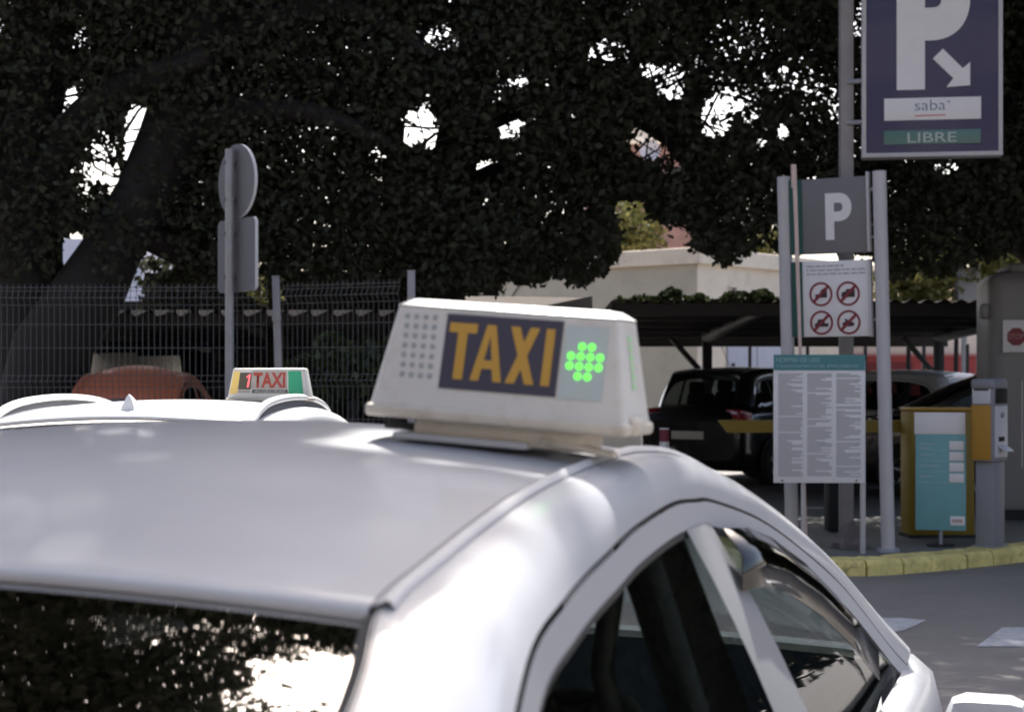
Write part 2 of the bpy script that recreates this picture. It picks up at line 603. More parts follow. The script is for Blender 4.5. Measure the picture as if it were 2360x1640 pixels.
def build_car(name, C1, C2, prm, paint, loc, yaw, sub=4, glass=G_side, rear_glass=G_rear, hidden_low=False):
    """C1: edge of roof and screens, C2: outer edge of the door frames, as (x right, y forward, z up) on the right side.
    prm: body numbers."""
    root = empty(name, loc, (0, 0, yaw))
    K1, K2 = catmull(C1, sub), catmull(C2, sub)
    n = len(K1)
    sx = lambda P, s: [np.array((p[0] * s, p[1], p[2])) for p in P]
    iR, iF = prm['roof0'] * sub, prm['roof1'] * sub
    crown = prm.get('crown', 0.03)
    crown_r = prm.get('crown_r', crown)
    cw = lambda i: crown_r + (crown - crown_r) * min(1, max(0, (i - iR) / max(1, (iF - iR) * .6)))
    NX = 17

    def cross(i, cr, inset=0.0, dz=0.0, dy=0.0, bow=0.0):
        p = K1[i]
        x1 = p[0] - inset
        row = []
        for k in range(NX):
            u = -1 + 2 * k / (NX - 1)
            c = cr * (1 - u * u)
            row.append((x1 * u, p[1] + dy + bow * (1 - u * u), p[2] + dz + c))
        return row

    # body band: pillars and cant rails, each side
    bulge = prm.get('bulge', 0.026)
    for s in (1, -1):
        rows = []
        for i in range(n):
            a, b = K1[i], K2[i]
            row = []
            for k in range(9):
                t = k / 8
                q = a * (1 - t) + b * t
                o_ = bulge * 4 * t * (1 - t) * (1.0 if i > 0 else 1)
                row.append(((q[0] + o_ * 0.72) * s, q[1], q[2] + o_ * 0.72))
            rows.append(row)
        grid('body_pillar_and_cant_rail', rows, paint, root)
    # roof skin
    rows = []
    for i in range(iR, iF + 1):
        rows.append(cross(i, cw(i), 0.010))
    lip = [(x, y - 0.004, z - 0.012) for x, y, z in rows[0]]
    lip2 = [(x, y + 0.02, z - 0.022) for x, y, z in rows[0]]
    grid('roof', [lip2, lip] + rows, paint, root)
    # moulding strip in the roof ditch
    for s in (1, -1):
        r1, r2, r3, r4 = [], [], [], []
        mw = prm.get('mw', .018)
        for i in range(iR, iF + 1):
            p = K1[i]
            r1.append(((p[0] - 0.013) * s, p[1], p[2] - 0.008))
            r2.append(((p[0] - 0.007) * s, p[1], p[2] + 0.001))
            r3.append(((p[0] + mw * .6) * s, p[1], p[2] + 0.0045 + mw * .25))
            r4.append(((p[0] + mw) * s, p[1], p[2] - 0.004 + mw * .25))
        grid('roof_moulding', [r1, r2, r3, r4], prm.get('mould', M_mould), root)
    # screens
    rows = []
    for i in range(0, iR + 1):
        f = i / max(1, iR)
        rows.append(cross(i, crown_r * (0.9 + 0.1 * f), 0.004, -0.014, -0.004 if i == iR else 0, prm.get('rbow', -0.06) * (1 - f)))
    grid('rear_screen', rows, rear_glass, root)
    # black rubber surround of the rear screen
    for s in (1, -1):
        r1 = [((K1[i][0] - 0.014) * s, K1[i][1], K1[i][2] - 0.008) for i in range(0, iR + 1)]
        r2 = [((K1[i][0] + 0.004) * s, K1[i][1], K1[i][2] + 0.001) for i in range(0, iR + 1)]
        grid('screen_seal', [r1, r2], M_rubber, root)
    rows = []
    for i in range(iF, n):
        f = (i - iF) / (n - 1 - iF)
        rows.append(cross(i, crown * (1 + 0.6 * f), 0.004, -0.008, 0, 0.14 * f))
    grid('windscreen', rows, prm.get('wglass', glass), root)
    # door frames and side glass
    K3 = inset_curve(K2, prm.get('frame', 0.036))
    K3b = inset_curve(K2, prm.get('frame', 0.036) + 0.012, 0.012)
    K2o = inset_curve(K2, 0.006, -0.001)
    zb = prm['belt']
    for s in (1, -1):
        lo = [i for i in range(n) if K3b[i][2] > zb + 0.02]
        a0, a1 = lo[0], lo[-1]
        grid('door_gap', [[tuple(p * np.array((s, 1, 1))) for p in K2], [tuple(p * np.array((s, 1, 1)) - np.array((0.006 * s, 0, 0))) for p in K2o]], M_rubber, root)
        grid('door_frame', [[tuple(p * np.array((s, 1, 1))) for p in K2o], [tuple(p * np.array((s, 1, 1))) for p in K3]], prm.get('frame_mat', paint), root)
        grid('window_seal', [[tuple(p * np.array((s, 1, 1))) for p in K3], [tuple(p * np.array((s, 1, 1))) for p in K3b]], M_rubber, root)
        def side_glass(nm, idx):
            rows_ = [[], [], [], []]
            for i in idx:
                p = K3b[i]
                xb = prm['beltx']
                for k in range(4):
                    t = k / 3
                    z = p[2] * (1 - t) + zb * t
                    x = p[0] * (1 - t) + xb * t + 0.012 * 4 * t * (1 - t)
                    rows_[k].append((x * s, p[1], z))
            grid(nm, rows_, glass, root)
        sB = prm['bp']
        ib = min(range(a0, a1), key=lambda i: abs(K3b[i][1] - sB) + (0 if K3b[i][2] > zb + .2 else 9))
        side_glass('rear_door_window', list(range(a0, ib + 1)))
        side_glass('front_door_window', list(range(ib, a1 + 1)))
        for (nm, sc, w0, w1) in prm['pillars']:
            top = min(range(a0, a1), key=lambda i: abs(K3[i][1] - sc) + (0 if K3[i][2] > zb + .15 else 9))
            p = K3[top]
            rows_ = [[], [], []]
            for k in range(7):
                t = k / 6
                z = p[2] * (1 - t) + zb * t + 0.004 * (1 - t)
                x = p[0] * (1 - t) + prm['beltx'] * t + 0.012 * 4 * t * (1 - t) + 0.003 + .004 * t
                lean = prm.get('blean', 0.05) * t
                hw = (w0 * (1 - t) + w1 * t) / 2
                rows_[0].append(((x - 0.003) * s, p[1] + lean - hw, z))
                rows_[1].append((x * s, p[1] + lean, z))
                rows_[2].append(((x - 0.003) * s, p[1] + lean + hw, z))
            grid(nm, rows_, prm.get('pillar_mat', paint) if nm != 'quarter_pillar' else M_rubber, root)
    # lower body hull
    ss = prm['hull']           # list of (y, half width, top z, bottom z)
    HK = catmull(ss, 5)
    rows = []
    for (y, hw, zt, zl) in HK:
        zm = zt - 0.10
        dk = zt + prm.get('deck', .02)
        inside = prm['cabin'][0] + .1 < y < prm['cabin'][1] - .1
        if inside:
            dk = .55
        r = [(0, dk), (hw * .5, dk if inside else zt + prm.get('deck', .02) * .8), (hw * .80, dk if inside else zt + .004), (hw * .915, zt - .012), (hw * .965, zt - .05), (hw * .99, zm - .04), (hw, (zm * 2 + zl) / 3), (hw * .985, (zm + zl * 2) / 3), (hw * .97, zl + .04), (hw * .9, zl), (0, zl)]
        full = [(x, y, z) for x, z in r] + [(-x, y, z) for x, z in r[::-1][1:]]
        rows.append(full)
    o = grid('body_shell', rows, paint, root)
    for q in (rows[0], rows[-1]):
        pass
    k = len(rows[0])
    # close nose and tail
    mesh('rear_bumper', rows[0], [tuple(range(k - 1))], paint, root)
    mesh('front_bumper', rows[-1], [tuple(range(k - 1))[::-1]], paint, root)
    # cabin floor between the screens
    cf = prm['cabin']
    tub = []
    for rr in rows:
        if cf[0] - .05 < rr[0][1] < cf[1] + .05:
            tub.append([(q[0] * .97, q[1], q[2] + .012) for q in (rr[-4], rr[-3], rr[-2], rr[0], rr[1], rr[2], rr[3])])
    grid('cabin_trim', tub, M_dark, root, False)
    # headlining under the roof skin
    grid('headlining', [[(x * .97, y, z - .035) for x, y, z in cross(i, cw(i), .0)] for i in range(iR, iF + 1)], M_dark, root)
    # seats
    for (x, y, zt) in prm.get('seats', []):
        box('seat_back', (x, y, zt - 0.24), (0.44, 0.13, 0.56), M_dark, root, 0.05, (R(-12), 0, 0), 3)
        box('head_rest', (x, y - 0.07, zt + 0.12), (0.25, 0.09, 0.17), M_dark, root, 0.04, (R(-8), 0, 0), 3)
    # wheels with arch
    rw = prm.get('wr', 0.32)
    bx = prm['hw']
    for y in prm['axles']:
        for s in (1, -1):
            v, f = [], []
            for k in range(25):
                t = math.pi * k / 24
                for rr, xx in ((rw + 0.055, bx + .004), (rw + 0.075, bx - 0.002)):
                    v.append((s * xx, y + math.cos(t) * rr, rw + math.sin(t) * rr))
            # dark arch opening
            disc = [(s * (bx + 0.003), y + math.cos(2 * math.pi * k / 28) * (rw + .055), max(0.16, rw + math.sin(2 * math.pi * k / 28) * (rw + .055))) for k in range(28)]
            mesh('wheel_arch', disc, [tuple(range(28))], M_black, root)
            wv, wf = [], []
            prof = [(0.10, rw * .62), (0.10, rw * .94), (0.085, rw), (-0.085, rw), (-0.10, rw * .94), (-0.10, rw * .62)]
            NS = 28
            for k in range(NS):
                t = 2 * math.pi * k / NS
                for xo, r_ in prof:
                    wv.append((s * (bx - 0.05 + xo), y + math.cos(t) * r_, rw + math.sin(t) * r_))
            mm = len(prof)
            for k in range(NS):
                for j in range(mm - 1):
                    wf.append((k * mm + j, ((k + 1) % NS) * mm + j, ((k + 1) % NS) * mm + j + 1, k * mm + j + 1))
            wh = mesh('wheel', wv, wf, M_tyre, root, True)
            dat = []
            for q in range(5):
                t = 2 * math.pi * q / 5 + 0.3
                dat.append(tube_data([(s * (bx + 0.045), y + math.cos(t) * .03, rw + math.sin(t) * .03), (s * (bx + 0.04), y + math.cos(t) * rw * .62, rw + math.sin(t) * rw * .62)], [0.035, 0.03], 6))
            dat.append(tube_data([(s * (bx + 0.03), y + math.cos(2 * math.pi * k / 24) * rw * .63, rw + math.sin(2 * math.pi * k / 24) * rw * .63) for k in range(25)], 0.018, 6, False))
            joined('rim', dat, M_alloy, wh, True)
    return root, K1, K2, K3


# near taxi: liftback, measured from the roof edge
TH1 = R(18)
C1a = [(.60, -.80, .985), (.585, -.42, 1.14), (.553, -.13, 1.285), (.522, 0, 1.342), (.52, .156, 1.376), (.52, .295, 1.402), (.52, .455, 1.426), (.52, .641, 1.443), (.52, .862, 1.455),
       (.522, 1.0, 1.456), (.53, 1.2, 1.442), (.55, 1.45, 1.394), (.592, 1.70, 1.318), (.645, 1.95, 1.218), (.70, 2.21, 1.102), (.765, 2.52, .962)]
C2a = [(.765, -.50, .97), (.715, -.25, 1.135), (.675, -.06, 1.235), (.645, .105, 1.299), (.633, .253, 1.326), (.625, .37, 1.342), (.62, .486, 1.356), (.612, .65, 1.374), (.605, .90, 1.389),
       (.607, 1.05, 1.385), (.612, 1.159, 1.377), (.633, 1.459, 1.327), (.667, 1.729, 1.251), (.712, 2.0, 1.15), (.775, 2.267, 1.001), (.80, 2.40, .94)]
WID = .055
C1a = [(p[0] + WID, p[1], p[2]) for p in C1a]
C2a = [(p[0] + WID, p[1], p[2]) for p in C2a]
ROLL = R(0.7)
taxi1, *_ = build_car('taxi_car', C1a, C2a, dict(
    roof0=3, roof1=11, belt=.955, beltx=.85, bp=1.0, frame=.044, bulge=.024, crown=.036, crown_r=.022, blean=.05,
    frame_mat=mat('shaded_door_frame_white', (.30, .305, .32), .6, coat=.0, spec=.3), pillar_mat=M_pillarshade, pillars=[('centre_pillar', 1.02, .165, .235)],  # frames: darker copy of the white paint, shade put into the colour
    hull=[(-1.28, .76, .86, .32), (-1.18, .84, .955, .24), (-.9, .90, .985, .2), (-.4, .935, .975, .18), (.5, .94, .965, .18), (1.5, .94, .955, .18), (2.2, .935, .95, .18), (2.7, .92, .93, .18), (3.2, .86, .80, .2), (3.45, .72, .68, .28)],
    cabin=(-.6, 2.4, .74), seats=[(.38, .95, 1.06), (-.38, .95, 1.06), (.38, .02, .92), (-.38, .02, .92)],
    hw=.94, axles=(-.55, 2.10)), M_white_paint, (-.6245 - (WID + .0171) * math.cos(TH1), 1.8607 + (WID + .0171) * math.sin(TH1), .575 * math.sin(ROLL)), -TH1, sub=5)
taxi1.rotation_euler[1] = ROLL
tag(taxi1, 'white taxi car filling the foreground, seen from behind over its shaded roof', 'car')
# thick inner trim of the centre pillar, with the belt running over it
for s_ in (1, -1):
    rows = []
    for k in range(6):
        t = k / 5
        z = 1.325 * (1 - t) + .95 * t
        x = (.655 + .13 * t) * s_
        y = .93 + .04 * t
        hw_ = .085 + .05 * t
        rows.append([(x, y - hw_, z), (x - .02 * s_, y - hw_ - .02, z), (x - .075 * s_, y - hw_ * .6, z), (x - .075 * s_, y + hw_ * .6, z), (x - .02 * s_, y + hw_, z), (x, y + hw_, z)])
    grid('pillar_trim', rows, M_dark, taxi1)
    tube('seat_belt', [(.585 * s_, .86, 1.27), (.57 * s_, .86, 1.15), (.60 * s_, .88, 1.0), (.66 * s_, .92, .9)], .018, M_rubber, taxi1, 8)
# wind deflector along the top of the front door window
dv = []
for (w_, y, z) in [(.640, 1.10, 1.335), (.650, 1.25, 1.325), (.662, 1.40, 1.298), (.690, 1.60, 1.236), (.722, 1.78, 1.160), (.755, 1.93, 1.075)]:
    w_ += WID
    dv.append(((w_, y, z), (w_ + .035, y - .025, z - .035), (w_ + .040, y - .055, z - .085)))
grid('wind_deflector', [[q[k] for q in dv] for k in range(3)], G_visor, taxi1, True, 0.003)
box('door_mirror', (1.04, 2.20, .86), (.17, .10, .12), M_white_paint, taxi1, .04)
for s in (1, -1):
    box('tail_lamp', (s * .66, -1.235, .80), (.24, .05, .14), M_redlamp, taxi1, .02)
    box('head_lamp', (s * .62, 3.33, .66), (.26, .10, .12), M_headlamp, taxi1, .03)
box('number_plate', (0, -1.295, .62), (.52, .012, .11), M_plate, taxi1)

# roof sign of the near taxi
SG = empty('taxi_roof_sign', at(1137, 966, 2.42) - Vector((0, 0, 0.0)), (0, R(4.3), -TH1))
SG.location = SG.location + Vector((math.sin(TH1) * .075, math.cos(TH1) * .075, +.006))
tag(SG, 'large cream TAXI roof sign with amber letters and lit green cross on the nearest roof', 'taxi sign')
SH = .152
sb, st, db, dt = .186, .160, .075, .048


def sgf(x, z, e=0.0):
    return (x, -(db + (dt - db) * z / SH) - e, z)


LID = .011
zl_ = SH - LID
stl, dtl = sb + (st - sb) * zl_ / SH, db + (dt - db) * zl_ / SH
bm = bmesh.new()
vv = [bm.verts.new(p) for p in [(-sb, -db, 0), (sb, -db, 0), (sb, db, 0), (-sb, db, 0), (-stl, -dtl, zl_), (stl, -dtl, zl_), (stl, dtl, zl_), (-stl, dtl, zl_)]]
for q in [(0, 3, 2, 1), (4, 5, 6, 7), (0, 1, 5, 4), (1, 2, 6, 5), (2, 3, 7, 6), (3, 0, 4, 7)]:
    bm.faces.new([vv[i] for i in q])
es = [e for e in bm.edges if abs(e.verts[0].co.z - e.verts[1].co.z) > .05]
bmesh.ops.bevel(bm, geom=es, offset=.009, segments=4, profile=.5, affect='EDGES')
from_bm('housing', bm, M_signcream, SG, True)
bm = bmesh.new()
bm_box(bm, (0, 0, zl_ + LID / 2 + .0015), (2 * stl + .003, 2 * dtl + .003, LID), None, 0, 2, (1 - .018 / stl, 1 - .021 / dtl))
bmesh.ops.bevel(bm, geom=list(bm.edges), offset=.0035, segments=3, profile=.5, affect='EDGES')
from_bm('lid', bm, mat('taxi_sign_lid', (.74, .73, .70), .4), SG, True)
box('base_flange', (0, 0, -.006), (sb * 2 + .008, db * 2 + .010, .018), M_signyellowed, SG, .006, None, 3)
for sx_ in (-1, 1):
    box('corner_clip', (sx_ * (sb + .001), -.02, -.002), (.014, .06, .026), M_signyellowed, SG, .008, None, 3)
box('mounting_foot', (.0, .0, -.028), (.25, .11, .03), M_signyellowed, SG, .008)
box('mounting_foot', (-.05, -.01, -.040), (.20, .12, .010), M_mould, SG, .004)
box('mounting_bracket', (.115, -.045, -.036), (.11, .025, .009), M_signyellowed, SG, .003, (0, R(6), 0))
box('mounting_bracket', (-.13, -.03, -.028), (.09, .02, .010), M_rubber, SG, .003)
fy = math.atan2(db - dt, SH)


def facequad(name, x0, x1, z0, z1, m, e, par, sk=0.0):
    v = [sgf(x0, z0, e), sgf(x1, z0, e), sgf(x1, z1, e), sgf(x0, z1, e), sgf(x0, z0, 0.0005), sgf(x1, z0, .0005), sgf(x1, z1, .0005), sgf(x0, z1, .0005)]
    return mesh(name, v, [(0, 1, 2, 3), (0, 4, 5, 1), (1, 5, 6, 2), (2, 6, 7, 3), (3, 7, 4, 0)], m, par)


def onface(o, e):
    for v in o.data.vertices:
        x, y, z = v.co
        v.co = sgf(x, z, e + (-y))
    return o


pan = facequad('name_panel', -.085, .085, .031, .135, M_signnavy, .0015, SG)
# TAXI letters drawn as bold strokes
LZ0, LZ1 = .045, .123


def stroke_letter(polys, x):
    v, f = [], []
    for p in polys:
        k = len(v)
        v += [(x + a, 0, LZ0 + b * (LZ1 - LZ0)) for a, b in p]
        f.append(tuple(range(k, k + len(p))))
    return v, f


T_ = [[(0, .83), (.041, .83), (.041, 1), (0, 1)], [(.0135, 0), (.0275, 0), (.0275, .83), (.0135, .83)]]
A_ = [[(0, 0), (.0125, 0), (.0255, 1), (.0165, 1)], [(.0335, 0), (.046, 0), (.0295, 1), (.0205, 1)], [(.011, .22), (.035, .22), (.0335, .37), (.0125, .37)]]
X_ = [[(0, 0), (.0135, 0), (.042, 1), (.0285, 1)], [(.0285, 0), (.042, 0), (.0135, 1), (0, 1)]]
I_ = [[(0, 0), (.0125, 0), (.0125, 1), (0, 1)]]
for nm, ps, x in (('letter', T_, -.079), ('letter', A_, -.0405), ('letter', X_, .0105), ('letter', I_, .062)):
    v, f = stroke_letter(ps, x)
    for i, fc in enumerate(f):
        pass
    o = mesh(nm, v, f, M_amber, pan)
    # overlapping strokes lie a hair apart so that no two faces share a plane
    vi = 0
    for i, fc in enumerate(f):
        for q in fc:
            x_, _, z_ = o.data.vertices[q].co
            o.data.vertices[q].co = sgf(x_, z_, .0022 + .0002 * i)
lens = facequad('led_window', .089, .150, .030, .130, M_lens, .0012, SG)


def disc(name, x, z, r, m, par, e0, e1, seg=14):
    v = [sgf(x + math.cos(2 * math.pi * k / seg) * r, z + math.sin(2 * math.pi * k / seg) * r, e0) for k in range(seg)]
    v += [sgf(x + math.cos(2 * math.pi * k / seg) * r * .8, z + math.sin(2 * math.pi * k / seg) * r * .8, e1) for k in range(seg)]
    f = [(k, (k + 1) % seg, seg + (k + 1) % seg, seg + k) for k in range(seg)] + [tuple(range(seg, 2 * seg))]
    return mesh(name, v, f, m, par, False)


LC = (.1205, .082)
for r_, cols in enumerate(((-.5, .5), (-1.5, -.5, .5, 1.5), (-1.5, -.5, .5, 1.5), (-.5, .5))):
    for c in cols:
        disc('green_led', LC[0] + c * .0137 + (1.5 - r_) * .0005, LC[1] + (1.5 - r_) * .0135, .0051, M_led, lens, .0014, .0032)
for r_ in range(7):
    for c in range(4):
        disc('unlit_led', -.146 + c * .0138 + r_ * .0005 + .0015, .128 - r_ * .0136, .0044, M_dot, SG, .0004, .0012, 10)
for r_ in range(6):  # faint reflection of the green LEDs, painted as softly glowing dots
    v = []
    z = .052 + r_ * .013
    xs = sb + (st - sb) * z / SH + .0012
    for k in range(10):
        t = 2 * math.pi * k / 10
        zz = z + math.sin(t) * .005
        v.append((sb + (st - sb) * zz / SH + .0012, -.006 + math.cos(t) * .010, zz))
    mesh('side_led_reflection', v, [tuple(range(10))], M_ledrefl, SG)

# second taxi: estate with roof rails
C1b = [(.60, -.30, .95), (.585, -.20, 1.13), (.562, -.07, 1.31), (.555, 0, 1.385), (.553, .25, 1.418), (.55, .5, 1.435), (.55, .7, 1.442), (.55, .95, 1.445), (.55, 1.2, 1.440),
       (.548, 1.45, 1.428), (.545, 1.7, 1.408), (.55, 1.95, 1.372), (.60, 2.25, 1.258), (.66, 2.5, 1.13), (.72, 2.75, 1.01), (.76, 2.95, .93)]
C2b = [(.76, -.06, .95), (.735, .02, 1.09), (.69, .12, 1.22), (.66, .22, 1.285), (.645, .40, 1.328), (.64, .58, 1.348), (.635, .75, 1.356), (.635, .95, 1.360), (.635, 1.2, 1.356),
       (.636, 1.45, 1.346), (.64, 1.68, 1.328), (.648, 1.9, 1.292), (.68, 2.2, 1.185), (.715, 2.4, 1.095), (.75, 2.6, 1.0), (.77, 2.75, .94)]
PB = dict(roof0=3, roof1=11, belt=.95, beltx=.79, bp=1.35, frame=.04, bulge=.03, crown=.032, blean=.04, rbow=-.05,
          pillars=[('centre_pillar', 1.35, .08, .12), ('quarter_pillar', .55, .06, .08)],
          hull=[(-.55, .74, .78, .36), (-.46, .82, .90, .26), (-.2, .87, .965, .2), (.4, .895, .965, .18), (1.3, .90, .96, .18), (2.2, .895, .955, .18), (2.8, .885, .945, .18), (3.3, .86, .89, .18), (3.7, .80, .80, .22), (3.9, .68, .66, .3)],
          cabin=(-.1, 2.7, .74), seats=[(.36, 1.25, 1.12), (-.36, 1.25, 1.12), (.38, .45, 1.10), (-.38, .45, 1.10)], hw=.90, axles=(.32, 2.95))


def scaled(C, sx, sy, sz):
    return [(p[0] * sx, p[1] * sy, p[2] * sz) for p in C]


def scaled_prm(P, sx, sy, sz):
    Q = dict(P)
    Q['belt'] *= sz
    Q['beltx'] *= sx
    Q['bp'] *= sy
    Q['hw'] *= sx
    Q['hull'] = [(y * sy, h_ * sx, zt * sz, zl) for y, h_, zt, zl in P['hull']]
    Q['cabin'] = (P['cabin'][0] * sy, P['cabin'][1] * sy, P['cabin'][2] * sx)
    Q['pillars'] = [(a, b * sy, c, d) for a, b, c, d in P['pillars']]
    Q['seats'] = [(x * sx, y * sy, z * sz) for x, y, z in P['seats']]
    Q['axles'] = tuple(a * sy for a in P['axles'])
    return Q


def lamps(root, sx, sy, sz, plate=True):
    for s in (1, -1):
        bm = bmesh.new()
        bm_box(bm, (s * .70 * sx, -.36 * sy, .86 * sz), (.30, .26, .16), (R(-12), 0, R(-18 * s)), .03, 3)
        from_bm('tail_lamp', bm, M_redlamp, root, True)
        box('head_lamp', (s * .68 * sx, 3.72 * sy, .72 * sz), (.28, .16, .13), M_headlamp, root, .04, (0, 0, R(-22 * s)), 3)
        box('door_mirror', (s * .98 * sx, 2.45 * sy, 1.0 * sz), (.18, .10, .13), MATS['black_rubber'], root, .04)
    if plate:
        box('number_plate', (0, -.555 * sy, .62 * sz), (.52, .02, .11), M_plate, root, 0)


TH2 = R(5)
taxi2, K1_2, *_ = build_car('taxi_car', C1b, C2b, dict(PB, mould=M_white_paint2), M_white_paint2, (-1.66, 7.45, 0), -TH2, sub=4, glass=G_dark)
tag(taxi2, 'sunlit white estate taxi with roof rails and fin antenna, ahead of the nearest taxi', 'car')
lamps(taxi2, 1, 1, 1)
for s in (1, -1):
    up = [(s * .565, .02, 1.390), (s * .565, .09, 1.430), (s * .563, .25, 1.466), (s * .561, .5, 1.488), (s * .56, .9, 1.498), (s * .558, 1.3, 1.486), (s * .556, 1.6, 1.455), (s * .556, 1.74, 1.415)]
    cv = [tuple(p) for p in catmull(up, 5)]
    rows = []
    for (x, y, z) in cv:
        rows.append([(x - .016, y, z - .022), (x - .018, y, z - .004), (x - .008, y, z + .006), (x + .008, y, z + .006), (x + .018, y, z - .004), (x + .016, y, z - .022), (x - .016, y, z - .022)])
    o = grid('roof_rail', rows, M_white_paint2, taxi2)
    sh = [[(x + .019, y, z - .012), (x + .021, y, z - .020)] for (x, y, z) in cv]
    pv_ = [[(x - .010, y, z - .024), (x + .010, y, z - .024), (x + .010, y, z - .06), (x - .010, y, z - .06)] for (x, y, z) in cv[2:-2]]
    grid('rail_channel', pv_, M_railgrey, o)
# fin antenna
fin = []
for k in range(9):
    t = k / 8
    y = .12 + .17 * t
    hgt = .088 * (1 - t) ** 0.8 if k else .082
    wd = .030 * (1 - .6 * t) + .004
    z0 = 1.425 + .025 * t
    fin.append([(-wd, y - .02, z0 - .012), (-wd * .8, y, z0 + hgt * .35), (-wd * .3, y + .01, z0 + hgt * .85), (0, y + .012, z0 + hgt), (wd * .3, y + .01, z0 + hgt * .85), (wd * .8, y, z0 + hgt * .35), (wd, y - .02, z0 - .012)])
f0 = grid('fin_antenna', fin, M_white_paint2, taxi2)
mesh('fin_back', fin[0], [tuple(range(7))], M_white_paint2, taxi2, True)
ring = [(math.cos(2 * math.pi * k / 20) * .034, .19 + math.sin(2 * math.pi * k / 20) * .095, 1.4225 + .03 * math.sin(2 * math.pi * k / 20) * .5 + .006) for k in range(20)]
mesh('fin_gasket', ring, [tuple(range(20))], M_rubber, taxi2)
# seam where the tailgate starts
seam = [(x, y - .002, z) for x, y, z in []]
sm = []
for k in range(21):
    u = -1 + k / 10
    sm.append((.545 * u, .085, 1.398 + .032 * (1 - u * u)))
tube('tailgate_seam', sm, .003, M_mould, taxi2, 6)

# roof sign of the second taxi
S2 = empty('taxi_roof_sign', at(624, 917, 8.62), (0, 0, -TH2))
tag(S2, 'small cream TAXI ALGECIRAS roof sign showing a red number one, on the farther taxi', 'taxi sign')
H2, b2, t2, d2, e2 = .146, .200, .176, .065, .045
bm = bmesh.new()
vv = [bm.verts.new(p) for p in [(-b2, -d2, 0), (b2, -d2, 0), (b2, d2, 0), (-b2, d2, 0), (-t2, -e2, H2), (t2, -e2, H2), (t2, e2, H2), (-t2, e2, H2)]]
for q in [(0, 3, 2, 1), (4, 5, 6, 7), (0, 1, 5, 4), (1, 2, 6, 5), (2, 3, 7, 6), (3, 0, 4, 7)]:
    bm.faces.new([vv[i] for i in q])
bmesh.ops.bevel(bm, geom=[e for e in bm.edges if max(e.verts[0].co.z, e.verts[1].co.z) > .1], offset=.008, segments=3, profile=.5, affect='EDGES')
from_bm('housing', bm, M_signcream, S2, True)
box('base_flange', (0, 0, -.006), (2 * b2 + .012, 2 * d2 + .012, .018), M_signyellowed, S2, .005)
box('mounting_foot', (0, 0, -.028), (.24, .10, .034), M_rubber, S2, .006)


def s2f(x, z, e=0.0):
    return (x, -(d2 + (e2 - d2) * z / H2) - e, z)


def s2quad(name, pts, m, e, par):
    v = [s2f(x, z, e) for x, z in pts] + [s2f(x, z, .0004) for x, z in pts]
    return mesh(name, v, [(0, 1, 2, 3), (0, 4, 5, 1), (1, 5, 6, 2), (2, 6, 7, 3), (3, 7, 4, 0)], m, par)


s2quad('yellow_side', [(-.190, .022), (-.152, .022), (-.140, .130), (-.172, .130)], M_s2yellow, .001, S2)
db_ = s2quad('digit_window', [(-.148, .042), (-.086, .042), (-.082, .124), (-.140, .124)], M_digitbox, .0015, S2)
s2quad('letter_panel', [(-.084, .046), (.094, .046), (.090, .132), (-.080, .132)], M_s2grey, .0012, S2)
s2quad('town_strip', [(-.080, .024), (.100, .024), (.096, .043), (-.079, .043)], M_s2dark, .0014, S2)
s2quad('green_lens', [(.102, .020), (.176, .020), (.160, .132), (.097, .132)], M_s2green, .0016, S2)
s2quad('maker_strip', [(-.148, .026), (-.088, .026), (-.087, .038), (-.146, .038)], M_s2grey, .0011, S2)


def s2text(nm, s_, m, x, z, w_, h_, e, bold=0.0):
    o = text(nm, s_, m, S2, x, 0, z, w_, h_, 'LEFT', bold)
    for v in o.data.vertices:
        v.co = s2f(v.co.x, v.co.z, e)
    return o


s2text('lettering', 'TAXI', M_s2red, -.074, .051, .158, .074, .0022, .035)
s2text('town_lettering', 'ALGECIRAS', M_s2white, -.066, .027, .150, .013, .0024)
v = [s2f(x, z, .003) for x, z in [(-.104, .053), (-.096, .053), (-.088, .116), (-.094, .116), (-.108, .104), (-.107, .098), (-.098, .103)]]
mesh('red_digit', v, [(0, 1, 2, 3), (3, 4, 5, 6)], M_digit, db_)

# parked cars in the car park
bc, *_ = build_car('parked_car', scaled(C1b, 1.02, .93, 1.13), scaled(C2b, 1.02, .93, 1.13), scaled_prm(PB, 1.02, .93, 1.13), M_black_paint, at(1610, 1110, 25.0).xy.to_3d() + Vector((0.12, 0, .12)), -R(38), sub=3, glass=G_dark, rear_glass=G_dark)
tag(bc, 'black hatchback parked under the carport behind the barrier arm', 'car')
lamps(bc, 1.02, .93, 1.13)
tube('aerial', [(.2, .35, 1.60), (.2, .05, 1.95)], .004, M_black, bc, 6)
wc, *_ = build_car('parked_car', scaled(C1b, 1.0, 1.0, 1.10), scaled(C2b, 1.0, 1.0, 1.10), scaled_prm(PB, 1.0, 1.0, 1.10), M_white_paint2, (6.45, 25.2, .12), R(48), sub=3, glass=G_dark, rear_glass=G_dark)
tag(wc, 'white estate car parked under the carport between the sign poles and the booth', 'car')
lamps(wc, 1, 1, 1.1)
dc, *_ = build_car('parked_car', scaled(C1b, 1.0, 1.0, 1.1), scaled(C2b, 1.0, 1.0, 1.1), scaled_prm(PB, 1.0, 1.0, 1.1), M_black_paint, (7.95, 22.6, .12), R(84), sub=3, glass=G_dark, rear_glass=G_dark)
tag(dc, 'black car with sloping nose half hidden behind the ticket machine', 'car')
lamps(dc, 1, 1, .98)
def rounded(C):
    return [(p[0] * .80 * (1.06 - .10 * max(0, p[2] - 1.0)), p[1] * .8, p[2] * 1.06 - (.26 if p[2] > 1.1 else 0) * (max(0, 1.15 - p[1]) / 1.15) ** 1.7) for p in C]


